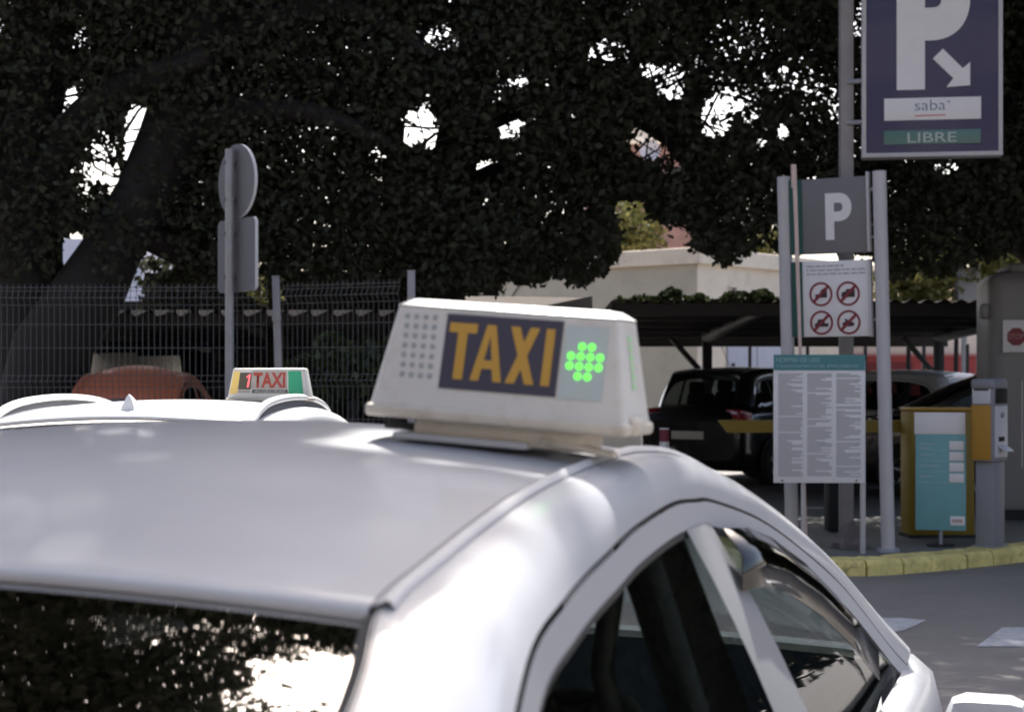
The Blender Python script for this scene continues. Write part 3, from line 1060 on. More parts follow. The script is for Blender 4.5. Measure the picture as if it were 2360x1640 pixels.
rc, *_ = build_car('parked_car', rounded(C1b), rounded(C2b), dict(scaled_prm(PB, .84, .8, 1.02), crown=.085, bulge=.05, mould=M_red_paint), M_red_paint, (-3.80, 17.1, .12), R(1), sub=3, glass=G_dark, rear_glass=G_dark)
tag(rc, 'brown red car with a rounded roof parked behind the mesh fence', 'car')
lamps(rc, .84, .8, 1.02)

# ------------------------------------------------------------------ dark van behind the red car
van = tag(empty('parked_van', (-4.72, 23.2, .12), (0, 0, R(180 + 3))), 'dark van with a bright reflecting windscreen behind the mesh fence', 'van')
VP = [(-2.2, .35), (-2.25, 1.0), (-2.15, 1.85), (.9, 1.92), (1.05, 1.86), (1.34, 1.40), (2.0, 1.18), (2.35, .9), (2.35, .35)]
rows = []
for y, z in catmull(VP, 3):
    rows.append([(x, y, z if x in (-.8, .8) else z + .03) for x in (-.88, -.8, -.4, 0, .4, .8, .88)])
for r in rows:
    r[0] = (r[0][0], r[0][1], r[0][2] - .05)
    r[-1] = (r[-1][0], r[-1][1], r[-1][2] - .05)
grid('body_shell', rows, M_black_paint, van)
for s in (1, -1):
    pr = [(s * .875, y, z - .05) for y, z in catmull(VP, 3)]
    bm = bmesh.new()
    bm.faces.new([bm.verts.new(p) for p in pr])
    from_bm('side_panel', bm, M_black_paint, van)
    for y in (-1.5, 1.5):
        tube('wheel', [(s * .78, y, .20), (s * .90, y, .20)], .32, M_tyre, van, 20)
ws = []
for t in np.linspace(0, 1, 5):
    y = .99 + (1.37 - .99) * t
    z = 1.905 + (1.405 - 1.905) * t
    ws.append([(x, y + .03 * (1 - (x / .75) ** 2), z + .035) for x in np.linspace(-.72 - .05 * t, .72 + .05 * t, 9)])
grid('windscreen', ws, G_side, van)
M_skyrefl = mat('silver_sky_reflection', (.85, .86, .83), .22, metal=1.0)  # added mirror panels standing in for sky reflected in the windscreen
for x0_, x1_, za_, zb__ in ((-.57, -.03, 1.74, 1.46), (.0, .55, 1.775, 1.45)):
    v_ = []
    for (xx_, zz_, dy_) in ((x0_, zb__, 0), (x1_, zb__ - .01, .02), (x1_ * .94, za_, -.004), (x0_ * .94, za_ + .01, -.03)):
        v_.append((xx_, 1.44 + dy_, zz_ + .02))
    mesh('sky_reflection_panel', v_, [(0, 1, 2, 3)], M_skyrefl, van)
box('door_mirror', (.98, 1.25, 1.32), (.16, .1, .2), M_black, van, .03)
box('door_mirror', (-.98, 1.25, 1.32), (.16, .1, .2), M_black, van, .03)

# ------------------------------------------------------------------ scooter behind the fence
sc = tag(empty('motor_scooter', (-1.22, 16.0, 0), (0, 0, R(65))), 'grey motor scooter parked behind the fence, just showing under the large roof sign', 'scooter')
for y in (-.62, .66):
    v, f = tube_data([(0, y + math.cos(2 * math.pi * k / 24) * .21, .26 + math.sin(2 * math.pi * k / 24) * .21) for k in range(25)], .05, 8, False)
    mesh('wheel', v, f, M_tyre, sc, True)
box('body', (0, -.38, .55), (.34, .85, .38), M_grey_paint, sc, .10, (R(6), 0, 0), 4)
box('seat', (0, -.35, .80), (.30, .80, .12), M_rubber, sc, .05, None, 3)
box('foot_board', (0, .15, .36), (.34, .5, .08), M_black, sc, .03)
box('leg_shield', (0, .48, .72), (.44, .10, .66), M_grey_paint, sc, .05, (R(16), 0, 0), 3)
bm = bmesh.new()
bm_box(bm, (0, .55, 1.12), (.34, .22, .20), (R(10), 0, 0), .08, 4)
from_bm('head_cowl', bm, M_grey_paint, sc, True)
tube('head_lamp', [(0, .64, 1.12), (0, .70, 1.13)], [.09, .08], M_headlamp, sc, 18)
tube('handlebar', [(-.34, .40, 1.10), (-.1, .48, 1.13), (.1, .48, 1.13), (.34, .40, 1.10)], .018, M_black, sc)
for s in (1, -1):
    tube('mirror_stalk', [(s * .26, .43, 1.12), (s * .33, .44, 1.30)], .008, M_black, sc, 8)
    tube('mirror', [(s * .34, .45, 1.33), (s * .34, .42, 1.33)], [.075, .07], M_black, sc, 18)
ws = [[(x, .56 + .10 * t, 1.20 + .22 * t) for x in np.linspace(-.17 + .03 * t, .17 - .03 * t, 5)] for t in (0, .5, 1)]
grid('wind_shield', ws, G_side, sc, True, .004)

# ------------------------------------------------------------------ mesh fence
def fence_panel(name, A, B, ztop, label, zbot=.15, spacing=.0505, folds=((2.22, 2.34), (1.52, 1.62))):
    root = tag(empty(name, (A[0], A[1], 0)), label, 'fence')
    A, B = np.array(A), np.array(B)
    L = np.linalg.norm(B - A)
    u = (B - A) / L
    nrm = np.array((u[1], -u[0]))
    n = int(L / spacing)
    zs = [zbot]
    prof = [(zbot, 0.0)]
    for z0, z1 in sorted(folds):
        z0, z1 = z0 - 2.40 + ztop, z1 - 2.40 + ztop
        prof += [(z0, 0.0), ((z0 + z1) / 2, .034), (z1, 0.0)]
    prof += [(ztop, 0.0)]
    dat = []
    for i in range(n + 1):
        p = u * (i * spacing)
        dat.append(tube_data([(p[0] + nrm[0] * o_, p[1] + nrm[1] * o_, z) for z, o_ in prof], .0031, 4))
    tag(joined('upright_wires', dat, M_wire, root), kind='stuff')
    hz = [z for z, o_ in prof[1:-1]] + [ztop - .03]
    z = zbot + .1
    while z < ztop - .2:
        if min(abs(z - q) for q in hz) > .1:
            hz.append(z)
        z += .2
    for z in hz:
        o_ = float(np.interp(z, [q[0] for q in prof], [q[1] for q in prof]))
        a = nrm * (o_ + .006)
        b = u * (n * spacing) + nrm * (o_ + .006)
        tube('rail_wire', [(a[0], a[1], z), (b[0], b[1], z)], .0030, M_wire, root, 5)
    return root


fence_panel('mesh_fence_panel', (-4.56, 15.05), (-2.06, 15.0), 2.395, 'wide steel mesh fence panel running left from the leaning fence post', )
fence_panel('mesh_fence_panel', (-7.10, 15.1), (-4.60, 15.05), 2.395, 'steel mesh fence panel at the far left edge')
fence_panel('mesh_fence_panel', (-1.95, 15.0), (-.90, 14.45), 2.405, 'narrow steel mesh fence panel between the two fence posts')
for (px, py, Y, lean, lab) in ((636, 638, 15.0, R(1.6), 'leaning square fence post between the wide and the narrow mesh panels'), (948, 626, 14.42, 0, 'taller fence post at the right end of the mesh fence')):
    p = at(px, py, Y)
    fp = tag(empty('fence_post', (p.x + math.sin(lean) * p.z, Y, 0), (0, -lean, 0)), lab, 'fence post')
    box('post', (0, 0, p.z / 2), (.062, .062, p.z), M_galv, fp, .006)
    box('cap', (0, 0, p.z + .004), (.068, .068, .012), M_galv, fp, .004)
    for z in (.5, 1.3, 2.1):
        box('clamp', (0, -.036, z), (.078, .012, .045), M_galv, fp, .003)
tag(box('fence_plinth', (-4.0, 15.12, .07), (6.3, .2, .15), M_concrete), 'low concrete strip under the mesh fence', 'plinth')

# ------------------------------------------------------------------ traffic sign seen from behind
ts = tag(empty('traffic_sign', (at(529, 900, 14.4).x, 14.4, 0)), 'round and square traffic signs seen from behind on one grey post', 'traffic sign')
tube('post', [(0, 0, 0), (0, 0, 3.46)], .036, M_galv, ts, 16)
PS = R(-52)
ux, uy = math.cos(PS), math.sin(PS)


def plate_pts(pts, y0, y1):
    """plate outline (u,z) turned about the post; y0..y1 along its normal"""
    n = len(pts)
    f_ = lambda u, z, d: (u * ux - d * uy, u * uy + d * ux, z)
    v = [f_(u, z, y0) for u, z in pts] + [f_(u, z, y1) for u, z in pts]
    fc = [tuple(range(n)), tuple(range(n, 2 * n))[::-1]]
    sd_ = [(i, (i + 1) % n, n + (i + 1) % n, n + i) for i in range(n)]
    return v, fc, sd_


def plate(name, pts, d0, d1, par):
    v, fc, sd_ = plate_pts(pts, d0, d1)
    o = mesh(name, v, fc, M_plateback, par)
    mesh('edge_flange', v, sd_, M_rim, o, True)
    v, fc, sd_ = plate_pts([(u * .96, (z - pts[0][1]) * 1 + pts[0][1]) for u, z in pts], d0 - .003, d0 - .001)
    return o


zc = 1.56 + (880 - 417) / FPX * 14.4
cpts = [(math.cos(2 * math.pi * k / 48) * .302 + .02, zc + math.sin(2 * math.pi * k / 48) * .302) for k in range(48)]
plate('round_plate', cpts, .05, .078, ts)
z1, z0 = 1.56 + (880 - 504) / FPX * 14.4, 1.56 + (880 - 672) / FPX * 14.4
rp = []
for cx_, cz_, a0 in ((.28, z1 - .05, 0), (-.24, z1 - .05, 90), (-.24, z0 + .05, 180), (.28, z0 + .05, 270)):
    for k in range(6):
        t = R(a0 + 18 * k)
        rp.append((cx_ + math.cos(t) * .05, cz_ + math.sin(t) * .05))
plate('square_plate', rp, .05, .078, ts)
for z in (zc + .15, zc - .15, z1 - .12, z0 + .12):
    box('clamp_band', (0, .02, z), (.09, .09, .03), M_plateback, ts, .004)

# ------------------------------------------------------------------ parking entrance signs (on the island)
def facing(name, px, Y, rotz, label, cat, z=0.126):
    return tag(empty(name, ((px - 1180) / FPX * Y, Y, z), (0, 0, rotz)), label, cat)


# two round poles carrying the P panel and the prohibition panel
LP, RPp = at(1826, 880, 15.38), at(2047, 880, 14.95)
pst = tag(empty('parking_sign_stand', (RPp.x, RPp.y, .126)), 'grey parking sign stand with P panel and four prohibition roundels between two round poles', 'sign stand')
dv_ = np.array((LP.x - RPp.x, LP.y - RPp.y))
tilt = -.028
for nm, ox, oy, zt in (('pole', 0, 0, 3.22), ('pole', dv_[0], dv_[1], 3.22)):
    tube(nm, [(ox, oy, 0), (ox - .075 * zt / 3.2, oy, zt)], .058, M_pole, pst, 24)
    tube('pole_foot', [(ox, oy, 0), (ox, oy, .03)], [.10, .085], M_galv, pst, 20)
ang = math.atan2(-dv_[1], -dv_[0])
Lw = float(np.linalg.norm(dv_))
rotp = Euler((0, 0, ang)).to_matrix()


def on_stand(o):
    """move a panel drawn at the origin (x along the stand, z up) onto the stand"""
    for v in o.data.vertices:
        c = Vector(v.co)
        lean = -.075 * c.z / 3.2
        q = rotp @ c
        v.co = (q.x + dv_[0] + lean, q.y + dv_[1], c.z)
    return o


def zst(py, Y=15.1):
    return 1.56 + (880 - py) / FPX * Y - .126


x0p, x1p = .060, Lw - .105
zA, zB = zst(409), zst(583)
zC, zD = zst(600), zst(775)
bmP = box('p_panel', ((x0p + x1p) / 2, 0, (zA + zB) / 2), (x1p - x0p, .05, zA - zB), M_signgrey, pst, .004)
on_stand(bmP)
on_stand(box('green_stripe', (x0p + .055, -.028, (zA + zB) / 2), (.11, .006, zA - zB - .004), M_green, pst))
o = text('letter', 'P', M_signwhite, pst, (x0p + x1p) / 2 - .045 + .02, -.030, zB + .115, .235, .40, 'LEFT', .035)
on_stand(o)
on_stand(box('side_frame', (x1p + .008, -.008, (zA + zB) / 2 + .02), (.022, .07, zA - zB + .03), M_pole, pst, .004))
bmQ = on_stand(box('prohibition_panel', ((x0p + x1p) / 2, 0, (zC + zD) / 2), (x1p - x0p, .05, zC - zD), M_signwhite, pst, .004))
on_stand(box('green_stripe', (x0p + .05, -.028, (zC + zD) / 2), (.10, .006, zC - zD - .004), M_green, pst))
on_stand(box('side_frame', (x1p + .008, -.008, (zC + zD) / 2), (.022, .07, zC - zD + .01), M_pole, pst, .004))
for i, (wd, zz) in enumerate(((.34, .050), (.56, .085), (.50, .118))):
    xx = x0p + .14
    vq, fq = [], []
    while xx < x0p + .14 + wd:
        ln = random.uniform(.02, .07)
        if xx + ln > x1p - .02:
            break
        k = len(vq)
        vq += [(xx, -.028, zC - zz), (xx + ln, -.028, zC - zz), (xx + ln, -.028, zC - zz + .014), (xx, -.028, zC - zz + .014)]
        fq.append((k, k + 1, k + 2, k + 3))
        xx += ln + .012
    on_stand(mesh('small_print', vq, fq, M_printgrey, pst))
RC = .105
wmid = (x0p + .10 + x1p) / 2
for i, (cx_, cz_) in enumerate(((-.122, 0), (.122, 0), (-.122, -1), (.122, -1))):
    cx = wmid + cx_ - .01
    cz = (zC - .285) + cz_ * .245
    ring_v, ring_f = [], []
    for k in range(32):
        t = 2 * math.pi * k / 32
        for rr in (RC, RC * .82):
            ring_v.append((cx + math.cos(t) * rr, -.0285, cz + math.sin(t) * rr))
    for k in range(32):
        a, b = 2 * k, 2 * ((k + 1) % 32)
        ring_f.append((a, b, b + 1, a + 1))
    rg = on_stand(mesh('prohibition_ring', ring_v, ring_f, M_prohib, bmQ))
    c45 = math.sqrt(.5)
    t_ = .009
    sl_ = [(cx + (-RC * .84) * c45 - t_, -.031, cz + (-RC * .84) * c45 + t_), (cx - RC * .84 * c45 + t_, -.031, cz - RC * .84 * c45 - t_), (cx + RC * .84 * c45 + t_, -.031, cz + RC * .84 * c45 - t_), (cx + RC * .84 * c45 - t_, -.031, cz + RC * .84 * c45 + t_)]
    on_stand(mesh('slash', sl_, [(0, 1, 2, 3)], M_prohib, bmQ))
    shapes = [
        [[(-.05, -.03), (.055, -.03), (.055, .035), (.0, .035), (-.01, .0), (-.05, .0)], [(.0, .03), (.03, .055), (.045, .05), (.01, .025)]],
        [[(-.06, -.03), (.06, -.03), (.06, .04), (-.015, .04), (-.02, .02), (-.05, .015), (-.06, -.005)]],
        [[(-.062, -.035), (.062, -.035), (.062, -.005), (.03, -.005), (.03, .03), (-.03, .03), (-.04, 0), (-.062, -.01)]],
        [[(-.055, -.03), (-.02, -.035), (.03, -.035), (.055, -.02), (.04, .0), (.0, .012), (-.02, .03), (-.035, .03), (-.03, .005), (-.055, -.005)]]][i]
    pv_, pf_ = [], []
    for si, sh_ in enumerate(shapes):
        k = len(pv_)
        pv_ += [(cx + a, -.0295 - si * .0004, cz + b) for a, b in sh_]
        pf_.append(tuple(range(k, k + len(sh_))))
    on_stand(mesh('pictogram', pv_, pf_, M_picto, bmQ))
for z in (zA - .12, zB + .13, zC - .12, zD + .14):
    on_stand(box('bracket', (x1p + .045, 0, z), (.08, .02, .022), M_galv, pst))
    on_stand(box('bracket', (x0p - .035, 0, z - .03), (.08, .02, .022), M_galv, pst))
# thin bare pole beside the left pole
tp = at(1838, 1200, 15.2)
o = tag(empty('thin_pole', (tp.x, 15.15, .126)), 'thin pale pole leaning beside the left pole of the parking sign', 'pole')
tube('shaft', [(.07, 0, 0), (-.035, 0, 3.27)], [.010, .019], mat('pale_pink_plastic', (0.62, 0.47, 0.42), 0.5, var=.1), o, 12)
tube('sleeve', [(-.036, 0, 3.10), (-.042, 0, 3.30)], .024, MATS['pale_pink_plastic'], o, 14)

# rules board in front
nb = facing('rules_board', 1888, 14.72, R(0.4), 'rules board headed NORMAS DE USO, white sheet with three columns of print on legs', 'notice board')
s_ = FPX / 14.72
zt_, zb_ = 1.56 + (880 - 817) / s_ - .126, 1.56 + (880 - 1112) / s_ - .126
wN = 211 / s_
box('sheet', (0, 0, (zt_ + zb_) / 2), (wN, .012, zt_ - zb_), M_signwhite, nb, .002)
hd = 36 / s_
box('header', (0, -.0085, zt_ - hd / 2), (wN, .004, hd), M_teal, nb)
text('heading', 'NORMAS DE USO', M_printteal, nb, -wN / 2 + .022, -.0125, zt_ - hd + .068, .36, .038)
text('sub_heading', 'Y FUNCIONAMIENTO DEL APARCAMIENTO', M_printteal, nb, -wN / 2 + .022, -.0125, zt_ - hd + .022, .68, .026)
for c in range(3):
    x0 = -wN / 2 + .038 + c * .243
    vq, fq = [], []
    z = zt_ - hd - .035
    while z > zb_ + .05:
        ln = .205 * random.choice([1, 1, 1, 1, .97, .9, .55, .75, .35])
        hh = .0088
        if random.random() < .05:
            z -= .010
            continue
        k = len(vq)
        vq += [(x0, -.0078, z), (x0 + ln, -.0078, z), (x0 + ln, -.0078, z + hh), (x0, -.0078, z + hh)]
        fq.append((k, k + 1, k + 2, k + 3))
        z -= .0122
    tag(mesh('text_column', vq, fq, M_printgrey, nb), kind='stuff')
box('leg', (wN / 2 - .012, .03, (zt_ - .05) / 2), (.04, .04, zt_ - .05), M_pole, nb, .003)
box('leg', (-wN / 2 + .25, .03, (zt_ - .05) / 2), (.028, .028, zt_ - .05), M_pole, nb, .003)
for x in (-.31, .31):
    tube('bolt', [(x, -.006, zb_ + .02), (x, -.012, zb_ + .02)], .008, M_black, nb, 8)

# square pole with the big blue parking sign
sp = facing('car_park_pole_sign', 1950, 15.6, 0, 'tall square pole with dark blue saba LIBRE parking sign box hung to its right', 'sign')
box('pole', (0, 0, 2.6), (.115, .115, 5.2), M_polew, sp, .008)
s_ = FPX / 15.45
xw = lambda px: (px - 1180) / FPX * 15.45 - sp.location.x
zw = lambda py: 1.56 + (880 - py) / FPX * 15.45 - .126
bx0, bx1, bz0, bz1 = xw(1990), xw(2302), zw(364), zw(-150)
sr = R(-9)
SBX = empty('sign_box', ((bx0 + bx1) / 2, -.15, 0), (0, 0, sr))
SBX.parent = sp
wS = (bx1 - bx0) / math.cos(sr)
box_frame = [((0, 0, bz0 + .02), (wS, .20, .04)), ((0, 0, bz1 - .02), (wS, .20, .04)), ((-wS / 2 + .02, 0, (bz0 + bz1) / 2), (.04, .20, bz1 - bz0)), ((wS / 2 - .02, 0, (bz0 + bz1) / 2), (.04, .20, bz1 - bz0))]
bm = bmesh.new()
for i, (c, s__) in enumerate(box_frame):
    bm_box(bm, c, tuple(q - .002 * (i > 1) for q in s__), None, .008)
from_bm('frame', bm, M_pole, SBX, True)
box('face_panel', (0, -.02, (bz0 + bz1) / 2), (wS - .07, .14, bz1 - bz0 - .07), M_navy, SBX)
lx = lambda px: ((px - 1180) / FPX * 15.45 - sp.location.x - (bx0 + bx1) / 2) / math.cos(sr)
wp = box('name_plate', ((lx(2040) + lx(2254)) / 2, -.094, (zw(229) + zw(280)) / 2), (lx(2254) - lx(2040), .008, zw(229) - zw(280)), M_signwhite, SBX, .003)
text('saba_lettering', 'saba', M_printblue, SBX, lx(2108), -.0995, zw(258), (lx(2176) - lx(2108)), zw(234) - zw(258), 'LEFT', -.012)
text('tick_mark', 'v', M_printblue, SBX, lx(2179), -.0995, zw(243), .03, .025)
vq = [(lx(2108), -.099, zw(272)), (lx(2176), -.099, zw(271)), (lx(2176), -.099, zw(268)), (lx(2108), -.099, zw(269))]
mesh('slogan_line', vq, [(0, 1, 2, 3)], M_printred, SBX)
box('free_panel', ((lx(2039) + lx(2253)) / 2, -.094, (zw(303) + zw(335)) / 2), (lx(2253) - lx(2039), .008, zw(303) - zw(335)), M_libre, SBX, .002)
text('libre_lettering', 'LIBRE', M_libretext, SBX, lx(2092), -.0995, zw(331), (lx(2200) - lx(2092)), zw(309) - zw(331))
# big white P and arrow
o = text('parking_letter', 'P', M_signwhite, SBX, lx(2068), -.0925, zw(210), lx(2230) - lx(2068), zw(-90) - zw(210), 'LEFT', .055)
aw = [(2178, 206), (2230, 203), (2230, 150), (2214, 164), (2170, 118), (2148, 140), (2193, 186)]
prism('arrow', [(lx(a), zw(b)) for a, b in aw], -.097, -.0905, M_signwhite, SBX)
for py in (185, 280):
    tube('bracket', [(0, -.05, zw(py)), (xw(1994), -.12, zw(py))], .022, M_galv, sp, 10)
# concrete lump round its foot
bm = bmesh.new()
bmesh.ops.create_icosphere(bm, subdivisions=3, radius=1)
for v in bm.verts:
    d = v.co.normalized()
    k = 1 + .28 * math.sin(d.x * 5 + 1.3) * math.cos(d.y * 4.1 + .4) + .12 * math.sin(d.z * 9)
    v.co = Vector((d.x * .14 * k, d.y * .13 * k, max(-.02, d.z * .19 * k)))
tag(from_bm('concrete_lump', bm, M_concrete, None, True, (at(1960, 1260, 15.25).x, 15.25, .126)), 'rough concrete lump at the foot of the square pole', 'concrete block')
# dark bin behind the rules board
cab = tag(empty('litter_bin', (at(1921, 880, 17.0).x, 17.0, .124)), 'dark upright bin standing behind the legs of the rules board', 'bin')
box('body', (0, 0, .40), (.14, .3, .8), M_black, cab, .03)
box('lid', (0, 0, .83), (.16, .32, .07), M_rubber, cab, .03)

# ------------------------------------------------------------------ barrier, price board, ticket machine
cb = facing('barrier', 2160, 16.4, R(3), 'yellow parking barrier cabinet with a yellow arm reaching left', 'barrier', .124)
s_ = FPX / 16.4
box('cabinet', (0, 0, 1.15 / 2 + .02), (150 / s_, .34, 1.15), M_yellow, cb, .02)
box('cabinet_plinth', (0, 0, .015), (150 / s_ + .02, .36, .03), M_black, cb)
box('cabinet_lid', (0, 0, 1.185), (150 / s_ + .01, .36, .03), M_orange, cb, .01)
za = 1.56 - (981 - 880) / FPX * 16.75 - .124
xl = (1672 - 2160) / FPX * 16.75
prism('arm', [(xl, za + .058), (xl + .09, za - .058), (.1, za - .058), (.1, za + .058)], .24, .29, M_yellow, cb)
tube('arm_pivot', [(0, .15, za), (0, .31, za)], .08, M_black, cb, 18)
pb = facing('price_board', 2168, 15.4, R(-14), 'teal price board with white head and four white price tags on a thin stand', 'notice board')
s_ = FPX / 15.4
zt_, zb_ = 1.56 + (880 - 950) / s_ - .126, 1.56 + (880 - 1221) / s_ - .126
wB = 113 / s_
zm_ = zt_ - 50 / s_
tl = .02
box('board', (0, 0, (zm_ + zb_) / 2), (wB, .03, zm_ - zb_), M_teal2, pb, .003)
box('white_head', (-.008, -.004, (zt_ + zm_) / 2), (wB + .004, .034, zt_ - zm_), M_signwhite, pb, .003)
for i in range(4):
    zz = zm_ - .098 - i * .094
    box('price_tag', (wB / 2 - .080, -.018, zz), (.125, .008, .078), M_signwhite, pb, .002)
    vq = [(-wB / 2 + .035, -.0162, zz - .042), (wB / 2 - .15, -.0162, zz - .042), (wB / 2 - .15, -.0162, zz - .036), (-wB / 2 + .035, -.0162, zz - .036)]
    mesh('rule_line', vq, [(0, 1, 2, 3)], M_printteal, pb)
    ln = (.13, .12, .15, .10)[i]
    rows_ = [(0.012, ln)] + ([(-.022, .09)] if i == 0 else [])
    for dz, l2 in rows_:
        vq, fq, xx = [], [], -wB / 2 + .035
        while xx < -wB / 2 + .035 + l2:
            k = len(vq)
            w_ = random.uniform(.012, .03)
            vq += [(xx, -.0162, zz + dz - .008), (xx + w_, -.0162, zz + dz - .008), (xx + w_, -.0162, zz + dz + .008), (xx, -.0162, zz + dz + .008)]
            fq.append((k, k + 1, k + 2, k + 3))
            xx += w_ + .006
        mesh('tariff_print', vq, fq, M_printteal, pb)
box('logo_tag', (wB / 2 - .072, -.018, zb_ + .085), (.125, .008, .08), M_signwhite, pb, .002)
vq = [(wB / 2 - .12, -.0225, zb_ + .07), (wB / 2 - .03, -.0225, zb_ + .07), (wB / 2 - .03, -.0225, zb_ + .10), (wB / 2 - .12, -.0225, zb_ + .10)]
mesh('logo_print', vq, [(0, 1, 2, 3)], mat('pale_red_print', (0.5, 0.36, 0.36), .6), pb)
tube('stand', [(0, .02, 0), (0, .02, zb_ + .05)], .018, M_galv, pb, 12)
tube('stand_foot', [(0, .02, 0), (0, .02, .018)], .12, M_black, pb, 20)

tm = facing('ticket_machine', 2281, 15.3, R(-38), 'grey and orange car park ticket machine on a pedestal beside the kerb', 'ticket machine')
s_ = FPX / 15.3
zh = 1.56 + (880 - 872) / s_ - .126
zm2 = 1.56 + (880 - 1062) / s_ - .126
hh = zh - zm2
box('pedestal', (0.0, .01, zm2 / 2), (.17, .24, zm2), M_machine, tm, .012)
box('pedestal_foot', (0, .01, .012), (.22, .29, .024), M_galv, tm)
box('head', (0, 0, zm2 + hh / 2 - .02), (.20, .30, hh - .04), M_machine, tm, .012)
box('hood', (0, -.008, zh - .05), (.215, .325, .10), M_machine, tm, .035, None, 4)
# the driver side (local +x, turned to the right) and the long side (local -y)
box('front_plate', (.104, 0, zm2 + hh * .36), (.012, .26, hh * .62), M_machlight, tm, .004)
box('screen', (.106, 0, zm2 + hh * .79), (.012, .24, hh * .18), M_black, tm, .004)
tube('push_button', [(.108, 0, zm2 + hh * .56), (.122, 0, zm2 + hh * .56)], .026, M_galv, tm, 16)
box('ticket_slot', (.111, -.01, zm2 + hh * .27), (.012, .12, .04), M_black, tm, .003)
box('ticket_shelf', (.145, 0, zm2 + hh * .16), (.09, .17, .012), M_machlight, tm, .003, (0, R(35), 0))
# long side seen by the camera
box('orange_panel', (-.108, -.01, zm2 + hh * .35), (.008, .27, hh * .66), M_orange, tm, .003)
box('side_orange', (-.01, -.154, zm2 + hh * .35), (.17, .008, hh * .66), M_orange, tm, .003)
box('notice', (-.01, -.155, zm2 + hh * .79), (.165, .008, hh * .19), M_machlight, tm, .003)
box('notice_print', (-.01, -.160, zm2 + hh * .865), (.13, .002, .016), M_black, tm)

# attendant booth at the right edge
bo = facing('attendant_booth', 2400, 18.9, R(-8), 'grey moulded attendant booth with rounded corners at the right edge', 'booth', .124)
s_ = FPX / 18.3
wb = 1.25
bm = bmesh.new()
bm_box(bm, (0, 0, 1.30), (wb, 1.2, 2.6), None, .17, 6)
from_bm('shell', bm, M_booth, bo, True)
box('roof_cap', (.12, 0, 2.63), (wb - .2, 1.1, .10), M_booth, bo, .045, None, 4)
box('lamp_housing', (-wb / 2 - .03, -.45, 2.18), (.10, .16, .16), M_booth, bo, .035, None, 3)
box('window', (.30, -.603, 1.33), (.60, .02, .92), M_black, bo, .06, None, 4)
box('window_glass', (.30, -.616, 1.33), (.56, .006, .88), G_dark, bo, .05, None, 3)
box('skirt', (0, -.02, .05), (wb - .08, 1.18, .12), M_black, bo)
SZ0, SZ1 = 1.56 + (880 - 812) / FPX * 18.3 - .124, 1.56 + (880 - 737) / FPX * 18.3 - .124
xb = (2292 - 2400) / FPX * 18.3
stp = box('notice_sign', (xb + .42, -.632, (SZ0 + SZ1) / 2), (.84, .02, SZ1 - SZ0), M_signwhite, bo, .005)
oc = [(xb + .135 + math.cos(R(22.5 + 45 * k)) * .098, (SZ0 + SZ1) / 2 - .005 + math.sin(R(22.5 + 45 * k)) * .098) for k in range(8)]
prism('stop_octagon', oc, -.647, -.640, M_prohib, bo)
text('stop_lettering', 'STOP', mat('stop_print', (0.42, 0.25, 0.26), .6), bo, xb + .135, -.649, (SZ0 + SZ1) / 2 - .03, .15, .055, 'CENTER')
text('notice_lettering', 'PU', M_printblue, bo, xb + .235, -.6435, (SZ0 + SZ1) / 2 + .035, .15, .085)
box('trim_line', (xb + .2, -.603, 1.0), (.012, .008, .9), M_trimwhite, bo)

# red and white bollard in the lane
blp = at(1531, 1010, 17.0)
bl = tag(empty('bollard', (blp.x, 17.0, .124)), 'red bollard with a white cap showing above the nearest taxi roof', 'bollard')
zt_ = 1.56 - (986 - 880) / FPX * 17 - .124
tube('shaft', [(0, 0, 0), (0, 0, zt_ - .01)], .045, M_bollred, bl, 18)
tube('cap', [(0, 0, zt_ - .012), (0, 0, zt_)], .047, M_signwhite, bl, 18)
tube('band', [(0, 0, zt_ - .21), (0, 0, zt_ - .13)], .0465, M_signwhite, bl, 18)

# ------------------------------------------------------------------ building behind
bp_ = at(1607, 880, 32.0)
bd = tag(empty('cream_building', (bp_.x, 32.0, .12), (0, 0, R(50))), 'low cream rendered building with flat parapet roof behind the carport', 'building')
# local +x runs along the right wall (away right), local +y along the left wall (away left)
BH = 1.56 + (880 - 571) / FPX * 32 - .12
box('wall', (6.0, 2.7, BH / 2 - .1), (12, 5.4, BH - .2), M_cream, bd)
M_shadedwall = mat('shaded_wall_render', (0.56, 0.49, 0.38), 0.9, var=.08, scale=.8, dirt=(0.36, 0.30, 0.24), dirt_amt=.5)  # darker skin for the left face: its shade is put into the colour
box('shaded_wall_skin', (-.012, 2.69, BH / 2 - .16), (.03, 5.36, BH - .31), M_shadedwall, bd)
bm = bmesh.new()
bm_box(bm, (6.0, -.02, BH - .14), (12.16, .14, .30), None, .015)
from_bm('parapet', bm, M_cream, bd)
bm = bmesh.new()
bm_box(bm, (-.02, 2.7, BH - .142), (.14, 5.6, .296), None, .015)
from_bm('parapet', bm, M_cream, bd)
vg = box('vent_grille', (1.15, -.012, 3.02), (.26, .03, .42), M_cream, bd)
for k in range(6):
    box('vent_slat', (1.15, -.03, 2.86 + k * .065), (.22, .02, .03), M_polew, vg, 0, (R(25), 0, 0))
dr = box('double_door', (1.95, -.02, 1.15), (2.0, .05, 2.06), M_farwhite, bd, .01)
box('door_split', (1.95, -.048, 1.15), (.02, .008, 2.0), M_polew, dr)
box('handle', (1.1, -.06, 1.75), (.05, .05, .08), M_black, dr)
tube('cable', [(-.02, 4.9, 3.3), (-.05, 4.6, 2.85), (-.05, 4.1, 3.4)], .012, M_rubber, bd, 6)
